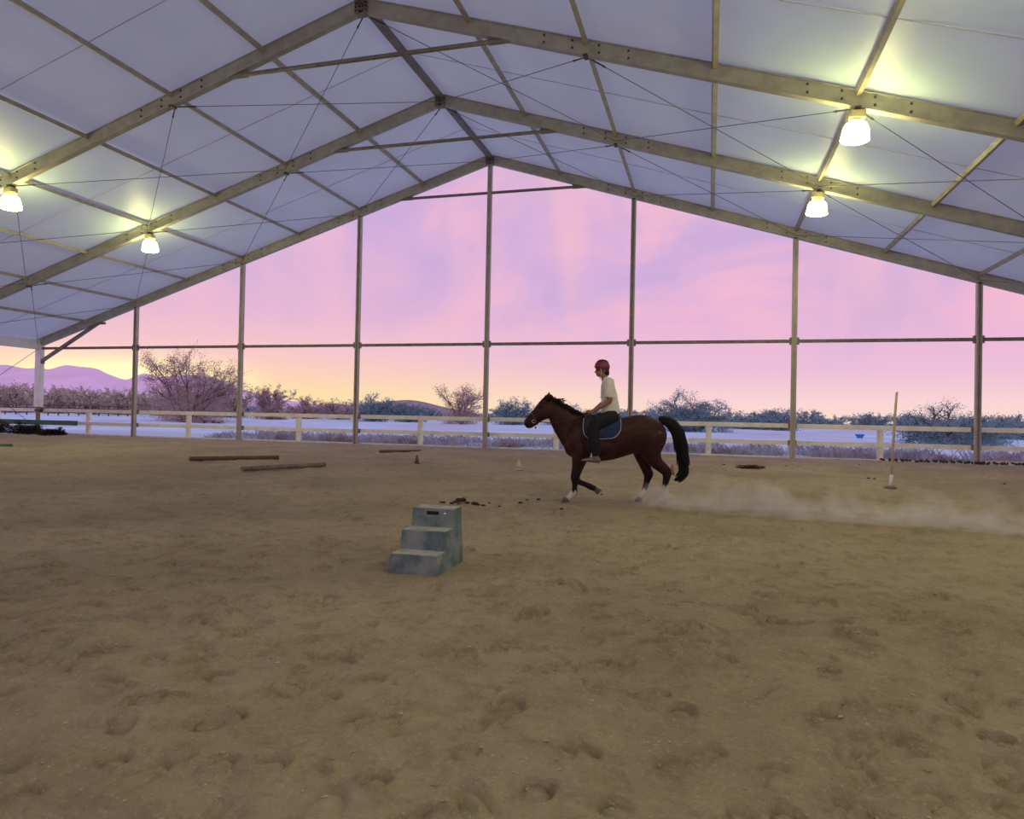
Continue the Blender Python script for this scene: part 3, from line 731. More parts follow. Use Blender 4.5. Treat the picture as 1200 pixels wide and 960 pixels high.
# far scrub belt along the horizon
protoA = [plant_meshes('far_bush', 8, 4.2, 6, 6, 3000, 0.17, 0.7, 0.10, 30+i) for i in range(3)]
protoB = [plant_meshes('far_bush', 6.2, 5.2, 5, 6, 3600, 0.17, 0.7, 0.10, 40+i) for i in range(3)]
rb = random.Random(5)
for i in range(34):
    px = 650 + i*17.5 + rb.uniform(-6, 6); D = (120, 150, 135)[i % 3]+rb.uniform(-5, 5); p = at_depth(px, 480, D); s_ = rb.uniform(0.62, 0.95)
    place_plant('far_bush', 'far dark green scrub bush in the row along the right horizon', 'bush', (p.x, p.y, gz(p.x, p.y)-0.2), protoA[i % 3], 'leaf_bluegrey', 'far scrub on the right', rb.uniform(0, 6), (s_, s_, s_*rb.uniform(0.75, 1.0)))
for i in range(20):
    px = 285 + i*18 + rb.uniform(-6, 6); D = (140, 175, 158)[i % 3]+rb.uniform(-5, 5); p = at_depth(px, 480, D); s_ = rb.uniform(0.5, 0.85)
    place_plant('far_bush', 'far dull scrub bush in the row along the middle horizon', 'bush', (p.x, p.y, gz(p.x, p.y)-0.2), protoA[i % 3], 'leaf_bluegrey', 'far scrub in the middle', rb.uniform(0, 6), (s_, s_, s_*rb.uniform(0.75, 1.0)))
for i in range(22):
    px = -25 + i*14 + rb.uniform(-6, 6); D = (115, 150, 132)[i % 3]+rb.uniform(-5, 5); p = at_depth(px, 480, D); s_ = rb.uniform(0.9, 1.2)
    place_plant('far_tree', 'dull olive-green tree in the row below the purple mountains', 'tree', (p.x, p.y, gz(p.x, p.y)-0.2), protoB[i % 3], 'leaf_olive', 'olive-green trees on the left', rb.uniform(0, 6), (s_, s_, s_*rb.uniform(0.8, 1.1)))
# far dark ranch fence before the olive trees
rf = thing('ranch_fence', 'far dark red rail fence before the olive-green trees at left', 'fence')
pa = at_depth(-20, 480, 92); pc = at_depth(150, 480, 100)
rail_pts = [pa.lerp(pc, i/14) for i in range(15)]
for q in rail_pts:
    g0 = gz(q.x, q.y); MB().box((q.x-0.06, q.y-0.06, g0-0.1), (q.x+0.06, q.y+0.06, g0+1.5)).build('fence_post', 'rust_rail', rf)
for zz in (0.45, 0.95, 1.4):
    MB().tube([(q.x, q.y, gz(q.x, q.y)+zz) for q in rail_pts], 0.05, 4).build('rail', 'rust_rail', rf)
# brush heap under the big tree
bp_ = at_depth(236, 480, 69); hb = plant_meshes('brush', 5.5, 0.7, 2.5, 6, 700, 0.10, 0.6, 0.04, 55)
place_plant('brush_heap', 'low heap of cut brush under the large mesquite', 'brush', (bp_.x, bp_.y, gz(bp_.x, bp_.y)), hb, 'leaf_mesquite')
# dark low bushes at the left corner column
for n_, (px, D, w, h, lab) in enumerate(((-8, 37.6, 2.6, 0.80, 'dark low bush under the green board, cut by the left edge'), (28, 37.2, 2.4, 0.82, 'dark low bush at the foot of the corner column'), (60, 36.6, 1.6, 0.52, 'smallest dark low bush right of the corner column'))):
    p = at_depth(px, 480, D); p.y = -0.75-0.1*n_; t_ = on_y(px, 512, p.y)
    ms = plant_meshes('low', w, h, 0.9, 8, 4500, 0.035, 0.8, 0.02, 60+n_)
    place_plant('low_bush', lab, 'bush', (t_.x, p.y, 0.0), ms, 'leaf_dark')
# blue tub out in the desert
bt = at_depth(1008, 480, 52); bz = gz(bt.x, bt.y)
tub = thing('water_tub', 'small bright blue tub on the bare ground beyond the right fence', 'tub', (bt.x, bt.y, bz+0.10), -YAW)
MB().lathe([(0.20, 0.0), (0.29, 0.26), (0.32, 0.27), (0.32, 0.30), (0.27, 0.30), (0.19, 0.04)], 20).build('tub_body', 'blue_plastic', tub, True)
for s_ in (-1, 1): MB().box((s_*0.30-0.04, -0.06, 0.20), (s_*0.30+0.04, 0.06, 0.27)).build('handle', 'blue_plastic', tub)

# dry weeds behind the fence
def weeds(n, x0, x1, y0, y1, hmin, hmax, seed, dens=None):
    rg = np.random.default_rng(seed); x = rg.uniform(x0, x1, n); y = y0 + (y1-y0)*rg.uniform(0, 1, n)**1.4
    keep = np.array([vnoise(np.array([a/1.3]), np.array([b/1.0]), 9)[0] > -0.12 for a, b in zip(x, y)]); x, y = x[keep], y[keep]; n = len(x)
    h = rg.uniform(hmin, hmax, n)*(0.45+0.9*np.clip(vnoise(x/0.9, y/0.7, 12)+0.5, 0, 1))
    z = np.array([gz(a, b) for a, b in zip(x, y)]); lx = rg.normal(0, 0.35, n)*h; ly = rg.normal(0, 0.3, n)*h; w = rg.uniform(0.006, 0.014, n)
    v = np.stack([np.stack([x-w, y, z-0.03], 1), np.stack([x+w, y, z-0.03], 1), np.stack([x+lx*0.5+w*0.6, y+ly*0.5, z+h*0.6], 1), np.stack([x+lx*1.2, y+ly*1.2, z+h], 1)], 1).reshape(-1, 3)
    return v, np.arange(n*4).reshape(-1, 4)
wv, wfq = weeds(26000, -15.5, 31, 0.35, 5.5, 0.14, 0.50, 3)
wo = link('dry_weeds', np_mesh('dry_weeds', wv, wfq, False), 'weed_dry'); tag(wo, 'strip of dry mauve weeds growing along the outside of the fence', 'weeds', kind='stuff')
# dark tumbleweeds at the foot of the fence
for n_, (px, w, h, lab) in enumerate(((397, 1.5, 0.55, 'dark tumbleweed behind the fence between the third and fourth posts'), (476, 0.9, 0.6, 'dark weed clump behind the fence left of the short rail post'), (596, 1.3, 0.55, 'dark weed clump behind the fence below the horse head'),
                                      (1095, 2.4, 0.42, 'dark dry weeds behind the fence right of the cream pole'), (1180, 2.2, 0.5, 'dark dry weeds behind the fence at the right edge'))):
    t_ = on_y(px, 525, 0.85); ms = plant_meshes('tumble', w, h, 0.8, 8, 1500, 0.03, 0.8, 0.012, 80+n_)
    place_plant('weed_clump', lab, 'weeds', (t_.x, 0.85, gz(t_.x, 0.85)), ms, 'leaf_mesquite')
# dark clumps of soil and dead weed along the right kickboard
for n_ in range(24):
    px = 1036 + n_*7.2 + random.uniform(-2.5, 2.5); t_ = on_y(px, 545, -0.16); mb = MB()
    for q in range(4): mb.ball((random.uniform(-0.08, 0.08), random.uniform(-0.06, 0.06), 0.035+random.uniform(0, 0.06)), (random.uniform(0.03, 0.07), 0.045, random.uniform(0.03, 0.06)), 7, 5)
    o = mb.build('soil_lump', 'soil'); o.location = (t_.x, random.uniform(-0.28, -0.12), 0.0)
    tag(o, 'dark lump of soil in the row along the right kickboard', 'soil lump', 'soil lumps along the fence')

# ------------------------------------------------------------------ horse
HO = on_z(715.4, 588.0); KS = 1/333.0
def cr(x, y):
    dx, dy = x-650, y-902
    return (dx+0.02*dy)*KS, -(dy-0.02*dx)*KS
NR = 20
def ring(c, e1, e2, a, b, p=2.0, n=NR):
    out_ = []
    for k in range(n):
        th = 2*math.pi*k/n; ct, st_ = math.cos(th), math.sin(th)
        ct = math.copysign(abs(ct)**(2/p), ct); st_ = math.copysign(abs(st_)**(2/p), st_)
        out_.append(c + e1*(a*ct) + e2*(b*st_))
    return out_
YV = Vector((0, 1, 0))
def pair_loft(mb, rows, sub=4, p=2.0, y0=0.0):
    """rows: (top x, top y, bottom x, bottom y, half width), side-view coordinates"""
    R = catmull(rows, sub); rings = []
    for tx, ty, bx, by, hw in R:
        T = Vector((cr(tx, ty)[0], y0, cr(tx, ty)[1])); B = Vector((cr(bx, by)[0], y0, cr(bx, by)[1]))
        d = T-B; rings.append(ring((T+B)/2, d.normalized(), YV, d.length/2, hw, p))
    mb.loft(rings); return mb
def limb(mb, rows, sub=4, yscale=0.85):
    """rows: (x, y, lateral, radius in view plane)"""
    R = catmull(rows, sub); P = [Vector((cr(r[0], r[1])[0], r[2], cr(r[0], r[1])[1])) for r in R]; rings = []
    for i, r in enumerate(R):
        d = (P[min(i+1, len(P)-1)]-P[max(i-1, 0)]).normalized(); e = d.cross(YV).normalized()
        f_ = d.cross(e).normalized()
        rings.append(ring(P[i], e, f_, r[3], r[3]*yscale, 2.0, 14))
    mb.loft(rings); return P

horse = thing('horse', 'dark bay horse with white socks trotting left under a rider', 'horse', (HO.x, HO.y, 0.0), -YAW)
hb_ = MB()
trunk = [(388, 560, 388, 600, 0.07), (398, 500, 402, 632, 0.13), (425, 450, 430, 652, 0.18), (470, 424, 470, 668, 0.215), (520, 414, 520, 676, 0.245), (590, 424, 590, 676, 0.275), (660, 432, 660, 667, 0.285),
         (720, 426, 722, 650, 0.275), (780, 415, 782, 634, 0.265), (835, 412, 835, 640, 0.265), (885, 424, 880, 645, 0.25), (925, 446, 918, 630, 0.21), (952, 478, 945, 600, 0.15), (966, 515, 960, 565, 0.08)]
pair_loft(hb_, trunk, 4, 2.15)
neck = [(296, 304, 300, 425, 0.070), (325, 320, 308, 448, 0.075), (362, 340, 326, 490, 0.080), (405, 366, 352, 538, 0.095), (450, 394, 384, 592, 0.125), (500, 412, 425, 640, 0.16), (540, 430, 480, 650, 0.18)]
pair_loft(hb_, neck, 4, 2.1)
head = [(312, 308, 308, 400, 0.06), (288, 303, 298, 432, 0.078), (262, 326, 284, 441, 0.086), (240, 350, 262, 450, 0.082), (218, 380, 244, 464, 0.066), (198, 404, 226, 476, 0.054), (180, 424, 208, 487, 0.051), (166, 443, 192, 491, 0.048), (161, 456, 179, 488, 0.036), (163, 466, 172, 480, 0.018)]
pair_loft(hb_, head, 4, 2.25)
for s_ in (-1, 1):                                            # cheek, brow, nostril, shoulder, haunch masses
    for (x_, y_, ly, r_) in ((288, 398, 0.062, (0.105, 0.035, 0.11)), (256, 362, 0.072, (0.045, 0.028, 0.035)), (178, 452, 0.038, (0.028, 0.018, 0.026)),
                             (455, 560, 0.15, (0.17, 0.10, 0.24)), (870, 520, 0.15, (0.24, 0.12, 0.26)), (590, 590, 0.16, (0.34, 0.14, 0.19))):
        X, Z = cr(x_, y_); hb_.ball((X, s_*ly, Z), r_, 14, 10)
    ear = [Vector((cr(300, 322)[0], s_*0.045, cr(300, 322)[1])), Vector((cr(300, 308)[0], s_*0.055, cr(300, 308)[1])), Vector((cr(303, 296)[0], s_*0.056, cr(303, 296)[1])), Vector((cr(306, 284)[0], s_*0.050, cr(306, 284)[1]))]
    hb_.tube(ear, [0.034, 0.036, 0.026, 0.009], 8)
# legs: near side is -Y (towards the viewer)
legs = {
 'fore_stand': [(478, 590, -0.14, 0.150), (468, 650, -0.14, 0.125), (458, 700, -0.13, 0.090), (450, 740, -0.125, 0.068), (446, 765, -0.12, 0.066), (446, 790, -0.12, 0.048), (445, 820, -0.12, 0.040), (441, 842, -0.12, 0.050), (424, 864, -0.12, 0.042), (402, 880, -0.12, 0.046)],
 'fore_lift': [(490, 590, 0.14, 0.150), (490, 655, 0.14, 0.120), (475, 710, 0.13, 0.086), (460, 755, 0.125, 0.066), (458, 778, 0.12, 0.062), (480, 796, 0.12, 0.046), (512, 808, 0.12, 0.041), (542, 822, 0.12, 0.048), (560, 830, 0.12, 0.042), (572, 838, 0.12, 0.044)],
 'hind_fwd': [(850, 540, 0.14, 0.210), (838, 620, 0.14, 0.165), (846, 680, 0.14, 0.105), (864, 728, 0.135, 0.076), (872, 752, 0.13, 0.074), (866, 782, 0.13, 0.052), (856, 818, 0.125, 0.044), (848, 846, 0.125, 0.052), (836, 868, 0.125, 0.044), (824, 886, 0.125, 0.050)],
 'hind_back': [(880, 540, -0.14, 0.220), (872, 620, -0.14, 0.175), (898, 676, -0.14, 0.115), (940, 714, -0.135, 0.080), (958, 736, -0.13, 0.074), (956, 766, -0.13, 0.055), (948, 806, -0.125, 0.044), (945, 846, -0.125, 0.052), (948, 870, -0.125, 0.044), (955, 888, -0.125, 0.050)],
}
LP = {}
for nm, rows in legs.items():
    r0_ = rows[0]; rows = [(r0_[0], r0_[1]-55, r0_[2]*0.8, r0_[3]*0.30), (r0_[0], r0_[1]-30, r0_[2]*0.9, r0_[3]*0.72)] + rows
    rows = [(a, b, c, d*1.16) if i > 4 else (a, b, c, d) for i, (a, b, c, d) in enumerate(rows)]
    LP[nm] = limb(hb_, rows, 4, 0.85 if True else 1)
for (x_, y_, ly) in ((893, 742, 0.13), (976, 728, -0.13)):    # points of the hocks
    X, Z = cr(x_, y_); hb_.ball((X-0.02, ly, Z-0.01), (0.045, 0.035, 0.06), 10, 8)
hm = remeshed(hb_, 'horse_body', 0.014, 7, 0.5)
# coat colours: bay body, black points, white socks
nv = len(hm.vertices); cv = np.empty(nv*3, np.float32); hm.vertices.foreach_get('co', cv); cv = cv.reshape(-1, 3)
bay = np.array([0.038, 0.0112, 0.0085]); dark = np.array([0.008, 0.0055, 0.005]); sock = np.array([0.62, 0.56, 0.50]); muzz = np.array([0.022, 0.012, 0.011])
f_dark = np.clip((0.66-cv[:, 2])/0.20, 0, 1)[:, None]
colr = bay*(1-f_dark)+dark*f_dark
mx, mz = cr(176, 468); dm = np.clip(1.4-np.hypot(cv[:, 0]-mx, cv[:, 2]-mz)/0.11, 0, 1)[:, None]; colr = colr*(1-dm)+muzz*dm
ax = np.clip((cv[:, 0]-cr(820, 0)[0])/0.5, 0, 1)[:, None]
star = np.exp(-((cv[:, 0]-cr(240, 352)[0])**2+(cv[:, 2]-cr(240, 352)[1])**2+(cv[:, 1]*0.8)**2)/0.018**2)[:, None]; colr = colr*(1-star)+np.array([0.5, 0.42, 0.38])*star
for nm, zt in (('fore_stand', 0.19), ('hind_fwd', 0.23), ('hind_back', 0.31)):
    L = np.array([tuple(p) for p in LP[nm] if p.z < 0.5]); dist = np.sqrt(((cv[:, None, :]-L[None])**2).sum(2)).min(1)
    w_ = (np.clip((zt-cv[:, 2]+0.02*np.sin(cv[:, 0]*90))/0.03, 0, 1)*(dist < 0.085))[:, None]; colr = colr*(1-w_)+sock*w_
at = hm.color_attributes.new('coat', 'FLOAT_COLOR', 'POINT')
at.data.foreach_set('color', np.concatenate([colr, np.ones((nv, 1))], 1).astype(np.float32).ravel())
hobj = link('body', hm, HORSE_COAT, horse, True)
# hooves
for nm, P in LP.items():
    e = P[-1]; d = (P[-1]-P[-4]).normalized(); mb = MB()
    if nm == 'fore_lift':
        mb.tube([e-d*0.02, e+d*0.02, e+d*0.075], [0.043, 0.048, 0.056], 14)
    else:
        fx = e.x-0.012
        mb.loft([ring(Vector((fx-0.005, e.y, max(e.z, 0.065))), Vector((1, 0, 0)), YV, 0.046, 0.042, 2, 14), ring(Vector((fx-0.014, e.y, 0.03)), Vector((1, 0, 0)), YV, 0.058, 0.052, 2, 14), ring(Vector((fx-0.02, e.y, 0.0)), Vector((1, 0, 0)), YV, 0.066, 0.057, 2, 14)])
    mb.build('hoof', 'hoof', horse, True)
for s_ in (-1, 1):
    X, Z = cr(253, 366); MB().ball((X, s_*0.083, Z), (0.022, 0.014, 0.018), 12, 8).build('eye', 'eye', horse, True)
    X, Z = cr(174, 455); MB().ball((X, s_*0.047, Z), (0.013, 0.008, 0.016), 10, 6).build('nostril', 'eye', horse, True)
# tail and mane
tail_c = catmull([(922, 442), (952, 446), (990, 462), (1026, 508), (1046, 575), (1056, 640), (1062, 700), (1060, 738), (1036, 768), (1006, 784)], 5)
hw_t = np.interp(np.linspace(0, 1, len(tail_c)), [0, 0.15, 0.35, 0.6, 0.8, 0.92, 1], [0.045, 0.075, 0.105, 0.082, 0.058, 0.034, 0.006])
rt = random.Random(3); tl = MB()
for k in range(260):
    a, r_ = rt.uniform(0, 6.28), math.sqrt(rt.random()); end = rt.choice([1.0, 1.0, 1.0, 0.95, 0.9, 0.85, 0.7, 0.55]); m_ = max(6, int(len(tail_c)*end)); pts = []; ph = rt.uniform(0, 6)
    for i in range(0, m_, 2):
        t_ = i/(len(tail_c)-1); p = tail_c[i]; q = tail_c[min(i+1, len(tail_c)-1)]; o_ = tail_c[max(i-1, 0)]
        tx, tz = cr(*q)[0]-cr(*o_)[0], cr(*q)[1]-cr(*o_)[1]; ln = math.hypot(tx, tz); nx_, nz_ = -tz/ln, tx/ln
        w_ = hw_t[i]*r_*(1.0 + 0.15*math.sin(ph+t_*7)) + (0.14*max(0, t_-end+0.3) if end < 1 else 0)
        X, Z = cr(*p); pts.append((X+nx_*math.cos(a)*w_, math.sin(a)*w_*0.8, Z+nz_*math.cos(a)*w_))
    tl.tube(pts, [0.006]*(len(pts)-1)+[0.0015], 4)
core_ = catmull([(x, y) for x, y in tail_c], 1)
tl.tube([(cr(*p)[0], 0, cr(*p)[1]) for p in tail_c], [max(0.002, h_*0.40) for h_ in hw_t], 10)
tl.build('tail', 'hair_black', horse, True)
mn = MB()
crest = catmull([(276, 312), (296, 302), (325, 317), (362, 337), (405, 363), (450, 391), (500, 412)], 8)
for k in range(200):
    i = rt.randrange(len(crest)); X, Z = cr(*crest[i]); side = -1 if rt.random() < 0.75 else 1; L = rt.uniform(0.05, 0.12)
    lift = rt.uniform(0.006, 0.02) if rt.random() < 0.3 else 0.002; back = rt.uniform(0.02, 0.09)
    mn.tube([(X, 0, Z-0.012), (X+back*0.4, side*0.03, Z+lift), (X+back*0.8, side*0.075, Z-L*0.35+lift*0.6), (X+back, side*0.085, Z-L)], [0.007, 0.007, 0.006, 0.002], 4)
for k in range(26):
    X, Z = cr(rt.uniform(335, 380), rt.uniform(322, 345)); mn.tube([(X-0.02, 0, Z-0.01), (X+0.03, rt.uniform(-0.03, 0.03), Z+0.01), (X+rt.uniform(0.06, 0.11), rt.uniform(-0.05, 0.05), Z+rt.uniform(-0.02, 0.035))], [0.006, 0.005, 0.0015], 4)
mn.build('mane', 'hair_bay', horse, True)

# ------------------------------------------------------------------ tack
def P3(x, y, ly): X, Z = cr(x, y); return Vector((X, ly, Z))
def strap(mb, pts, w=0.011, t_=0.005): mb.tube([P3(*p) for p in pts], w*0.6, 6)
bridle = thing('bridle', 'brown leather bridle with metal bit and reins on the horse head', 'bridle', (HO.x, HO.y, 0), -YAW)
br = MB()
for s_ in (-1, 1):
    strap(br, [(298, 305, s_*0.03), (280, 345, s_*0.092), (262, 385, s_*0.094), (232, 432, s_*0.072), (222, 448, s_*0.064)])
    strap(br, [(298, 312, s_*0.05), (300, 360, s_*0.085), (300, 410, s_*0.085), (296, 438, s_*0.03)])
    strap(br, [(262, 325, 0.0), (272, 334, s_*0.06), (284, 340, s_*0.088)])
br.build('headstall', 'leather_brown', bridle, True)
nb = MB()
nb.loft([ring((P3(203, 397, 0)+P3(240, 468, 0))/2 + o_, (P3(203, 397, 0)-P3(240, 468, 0)).normalized(), YV, 0.120, 0.070, 2.2, 18) for o_ in (Vector((-0.011, 0, -0.009)), Vector((0.011, 0, 0.009)))])
nb.build('noseband', 'leather_brown', bridle, True)
for s_ in (-1, 1):
    bm_ = MB(); c = P3(218, 450, s_*0.066); bm_.tube([c+Vector((math.cos(a*math.pi/6)*0.028, 0, math.sin(a*math.pi/6)*0.028)) for a in range(13)], 0.006, 6); bm_.build('bit_ring', 'chrome', bridle, True)
    rn = MB(); strap(rn, [(222, 452, s_*0.07), (275, 455, s_*0.105), (330, 458, s_*0.12), (400, 448, s_*0.16), (470, 425, s_*0.17), (508, 408, s_*0.10), (522, 398, s_*0.09)]); rn.build('rein', 'leather_brown', bridle, True)
c = P3(228, 478, -0.03); bm_ = MB().tube([c, c+Vector((0.0, 0, -0.04))], 0.012, 8); bm_.build('curb_strap', 'pad_blue', bridle)

def drape(rows, inner, thick):
    """cloth saddled over the back: rows (x, list of heights per side from spine down)"""
    pass
def trunk_hw(x, y):
    """half width of the barrel at side-view point (x, y)"""
    T = catmull(trunk, 4); xs_ = [r[0] for r in T]
    t_ = np.interp(x, xs_, [r[1] for r in T]); b = np.interp(x, xs_, [r[3] for r in T]); hw = np.interp(x, xs_, [r[4] for r in T])
    u = min(1.0, abs(y-(t_+b)/2)/((b-t_)/2)); return hw*(1-u**2.15)**(1/2.15)
def side_panel(outline, off, thick, side, nsub=9):
    """a leather or cloth panel lying on the barrel inside an outline given in side view"""
    (x0, x1) = (min(p[0] for p in outline), max(p[0] for p in outline)); mb = MB()
    up_o = [p for p in outline]; n = len(up_o)//2; top = up_o[:n]; bot = up_o[n:][::-1]; R = []
    for k in range(15):
        u = k/14; tp = catmull(top, 4); bt_ = catmull(bot, 4)
        a = tp[min(len(tp)-1, int(round(u*(len(tp)-1))))]; b = bt_[min(len(bt_)-1, int(round(u*(len(bt_)-1))))]
        R.append([(a[0]+(b[0]-a[0])*v/nsub, a[1]+(b[1]-a[1])*v/nsub) for v in range(nsub+1)])
    for off_ in (off, off+thick):
        for row in R:
            for x_, y_ in row:
                h_ = max(trunk_hw(x_, y_), 0.02)+off_
                X, Z = cr(x_, y_); mb.v.append((X, side*h_, Z+off_*0.6))
    m = nsub+1; q = len(R)*m
    for i in range(len(R)-1):
        for j in range(nsub):
            a = i*m+j; mb.f += [(a, a+1, a+m+1, a+m), (q+a, q+a+m, q+a+m+1, q+a+1)]
    for i in range(len(R)-1):
        for j in (0, nsub): a = i*m+j; mb.f.append((a, a+m, q+a+m, q+a))
    for j in range(nsub):
        for i in (0, len(R)-1): a = i*m+j; mb.f.append((a, a+1, q+a+1, q+a))
    return mb
pad = thing('saddle_pad', 'dark blue saddle pad with pale piping under the saddle', 'saddle pad', (HO.x, HO.y, 0), -YAW)
saddle = thing('saddle', 'dark leather saddle with stirrups under the rider', 'saddle', (HO.x, HO.y, 0), -YAW)
for s_ in (-1, 1):
    po = [(494, 424), (545, 424), (620, 430), (697, 432), (694, 500), (655, 545), (570, 556), (498, 535)]
    side_panel(po, 0.030, 0.012, s_).build('pad_panel', 'pad_blue', pad, True)
    ed = catmull([(494, 440), (488, 490), (498, 535), (535, 552), (590, 553), (655, 545), (688, 510), (696, 470), (698, 440)], 4)
    MB().tube([Vector((cr(*p)[0], s_*(trunk_hw(*p)+0.040), cr(*p)[1]+0.02)) for p in ed], 0.0055, 6).build('piping', 'piping', pad, True)
    fo = [(499, 424), (560, 426), (620, 432), (672, 436), (630, 470), (592, 512), (578, 548), (502, 538)]
    side_panel(fo, 0.048, 0.014, s_).build('flap', 'leather', saddle, True)
    sl_ = MB(); sl_.tube([P3(585, 470, s_*0.33), P3(570, 540, s_*0.36), P3(545, 620, s_*0.37)], 0.011, 6); sl_.build('stirrup_leather', 'leather', saddle, True)
    # stirrup iron around the boot
    c = P3(527, 648, s_*0.37); si = MB()
    si.tube([c+Vector((0, s_*math.sin(a)*0.062, math.cos(a)*0.075+0.02)) for a in np.linspace(-2.2, 2.2, 15)], 0.009, 6)
    si.tube([c+Vector((0, -0.052, -0.028)), c+Vector((0, 0.052, -0.028))], 0.014, 6); si.build('stirrup_iron', 'chrome', saddle, True)
seat = MB()
seat_rows = [(505, 398, 505, 430, 0.05), (525, 404, 525, 440, 0.09), (570, 418, 570, 448, 0.13), (620, 424, 622, 450, 0.16), (660, 420, 664, 450, 0.17), (690, 408, 696, 446, 0.16), (703, 412, 708, 438, 0.10)]
pair_loft(seat, seat_rows, 4, 2.3); seat.build('seat', 'leather', saddle, True)
gi = MB(); grs = []
for x_ in (512, 540):
    tq = catmull(trunk, 4); xq = [r[0] for r in tq]; t_, b_, hw_ = (np.interp(x_, xq, [r[q] for r in tq]) for q in (1, 3, 4))
    T = P3(x_, t_, 0); Bq = P3(x_, b_, 0); grs.append(ring((T+Bq)/2, Vector((0, 0, 1)), YV, (T-Bq).length/2+0.008, hw_+0.016, 2.15, 28))
gi.loft(grs)
gi.build('girth', 'leather', saddle, True)

# ------------------------------------------------------------------ rider
person = thing('person', 'rider in white t-shirt, dark trousers and dark red helmet, hands on the reins', 'person', (HO.x, HO.y, 0), -YAW)
bd = MB()
# head with face, neck
pair_loft(bd, [(612, 116, 612, 150, 0.045), (606, 110, 600, 160, 0.072), (603, 118, 590, 196, 0.078)], 3, 2)   # skull front mass
bd.ball((cr(606, 148)[0], 0, cr(606, 148)[1]), (0.105, 0.078, 0.115), 18, 14)
bd.ball((cr(590, 178)[0], 0, cr(590, 178)[1]), (0.062, 0.058, 0.065), 14, 10)       # jaw
bd.ball((cr(584, 192)[0], 0, cr(584, 192)[1]), (0.030, 0.030, 0.022), 10, 8)        # chin
bd.tube([P3(576, 155, 0), P3(568, 168, 0), P3(563, 176, 0)], [0.012, 0.014, 0.016], 8)   # nose
bd.ball((cr(574, 185)[0], 0, cr(574, 185)[1]), (0.018, 0.026, 0.010), 8, 6)         # lips
bd.ball((cr(573, 160)[0], 0, cr(573, 160)[1]), (0.020, 0.052, 0.010), 10, 6)        # brow
for s_ in (-1, 1): bd.ball((cr(613, 168)[0], s_*0.080, cr(613, 168)[1]), (0.018, 0.010, 0.030), 8, 6)   # ears
bd.tube([P3(608, 175, 0), P3(616, 200, 0), P3(624, 222, 0)], [0.056, 0.056, 0.066], 12)
# torso core and shoulders under the shirt
pair_loft(bd, [(612, 215, 650, 215, 0.08), (608, 235, 660, 225, 0.17), (606, 280, 682, 285, 0.16), (610, 340, 692, 345, 0.14), (615, 400, 695, 400, 0.15)], 3, 2.2)
arms = {}
for s_ in (-1, 1):
    rows = [(636, 236, s_*0.185, 0.062), (632, 275, s_*0.215, 0.054), (632, 312, s_*0.225, 0.047), (636, 332, s_*0.225, 0.046), (610, 352, s_*0.20, 0.043), (575, 378, s_*0.15, 0.034), (552, 394, s_*0.115, 0.028), (540, 400, s_*0.10, 0.033), (530, 405, s_*0.09, 0.032)]
    arms[s_] = limb(bd, rows, 4, 1.0)
pm = remeshed(bd, 'rider_body', 0.009, 4, 0.5)
# fingers: four curled round the rein and a thumb on top, rooted in the palm
fm = bmesh.new(); fm.from_mesh(pm)
fing = MB()
for s_ in (-1, 1):
    for i in range(4):
        b = P3(528+i*1.2, 396+i*6.2, s_*0.095); L = (0.030, 0.034, 0.032, 0.025)[i]
        fing.tube([b, b+Vector((-L, -s_*0.012, -0.002)), b+Vector((-L*1.15, -s_*0.036, -0.010)), b+Vector((-L*0.5, -s_*0.048, -0.016))], [0.0098, 0.0092, 0.0085, 0.007], 8)
    t0 = P3(536, 394, s_*0.085); fing.tube([t0, t0+Vector((-0.030, -s_*0.018, 0.014)), t0+Vector((-0.058, -s_*0.020, 0.008))], [0.0115, 0.0105, 0.008], 8)
fme = fing.mesh('fingers'); fm.from_mesh(fme); pm2 = bpy.data.meshes.new('rider_body'); fm.to_mesh(pm2); fm.free()
link('body', pm2, 'skin', person, True)
for s_ in (-1, 1): MB().ball((cr(575, 165)[0], s_*0.034, cr(575, 165)[1]), 0.011, 8, 6).build('eye', 'eye', person, True)
# hair at the nape
hr = MB(); hr.ball((cr(626, 172)[0], 0, cr(626, 172)[1]), (0.058, 0.078, 0.060), 14, 10); hr.ball((cr(634, 182)[0], 0, cr(634, 182)[1]), (0.032, 0.052, 0.038), 12, 8)
link('hair', remeshed(hr, 'hair', 0.008, 3), 'hair_black', person, True)
# t-shirt
sh = MB()
pair_loft(sh, [(610, 204, 640, 200, 0.075), (605, 222, 655, 214, 0.155), (600, 245, 668, 238, 0.205), (598, 290, 684, 285, 0.205), (600, 345, 695, 345, 0.185), (598, 395, 702, 395, 0.19), (600, 412, 698, 428, 0.195)], 4, 2.4)
for s_ in (-1, 1):
    limb(sh, [(642, 228, s_*0.13, 0.085), (637, 245, s_*0.185, 0.086), (632, 275, s_*0.222, 0.078), (629, 308, s_*0.232, 0.074), (628, 314, s_*0.232, 0.072)], 4, 1.0)
shm = remeshed(sh, 't_shirt', 0.011, 4, 0.5)
ts = link('t_shirt', shm, 'shirt', person, True)
cl_ = bpy.data.textures.new('folds', 'CLOUDS'); cl_.noise_scale = 0.09
dm_ = ts.modifiers.new('folds', 'DISPLACE'); dm_.texture = cl_; dm_.strength = 0.022; dm_.mid_level = 0.5
for s_ in (-1, 1):                                            # sleeve hems
    h_ = MB(); c = P3(628, 312, s_*0.232); h_.tube([c+Vector((math.cos(a)*0.072, math.sin(a)*0.072, 0)) for a in np.linspace(0, 2*math.pi, 19)], 0.008, 6); h_.build('sleeve_hem', 'shirt', ts, True)
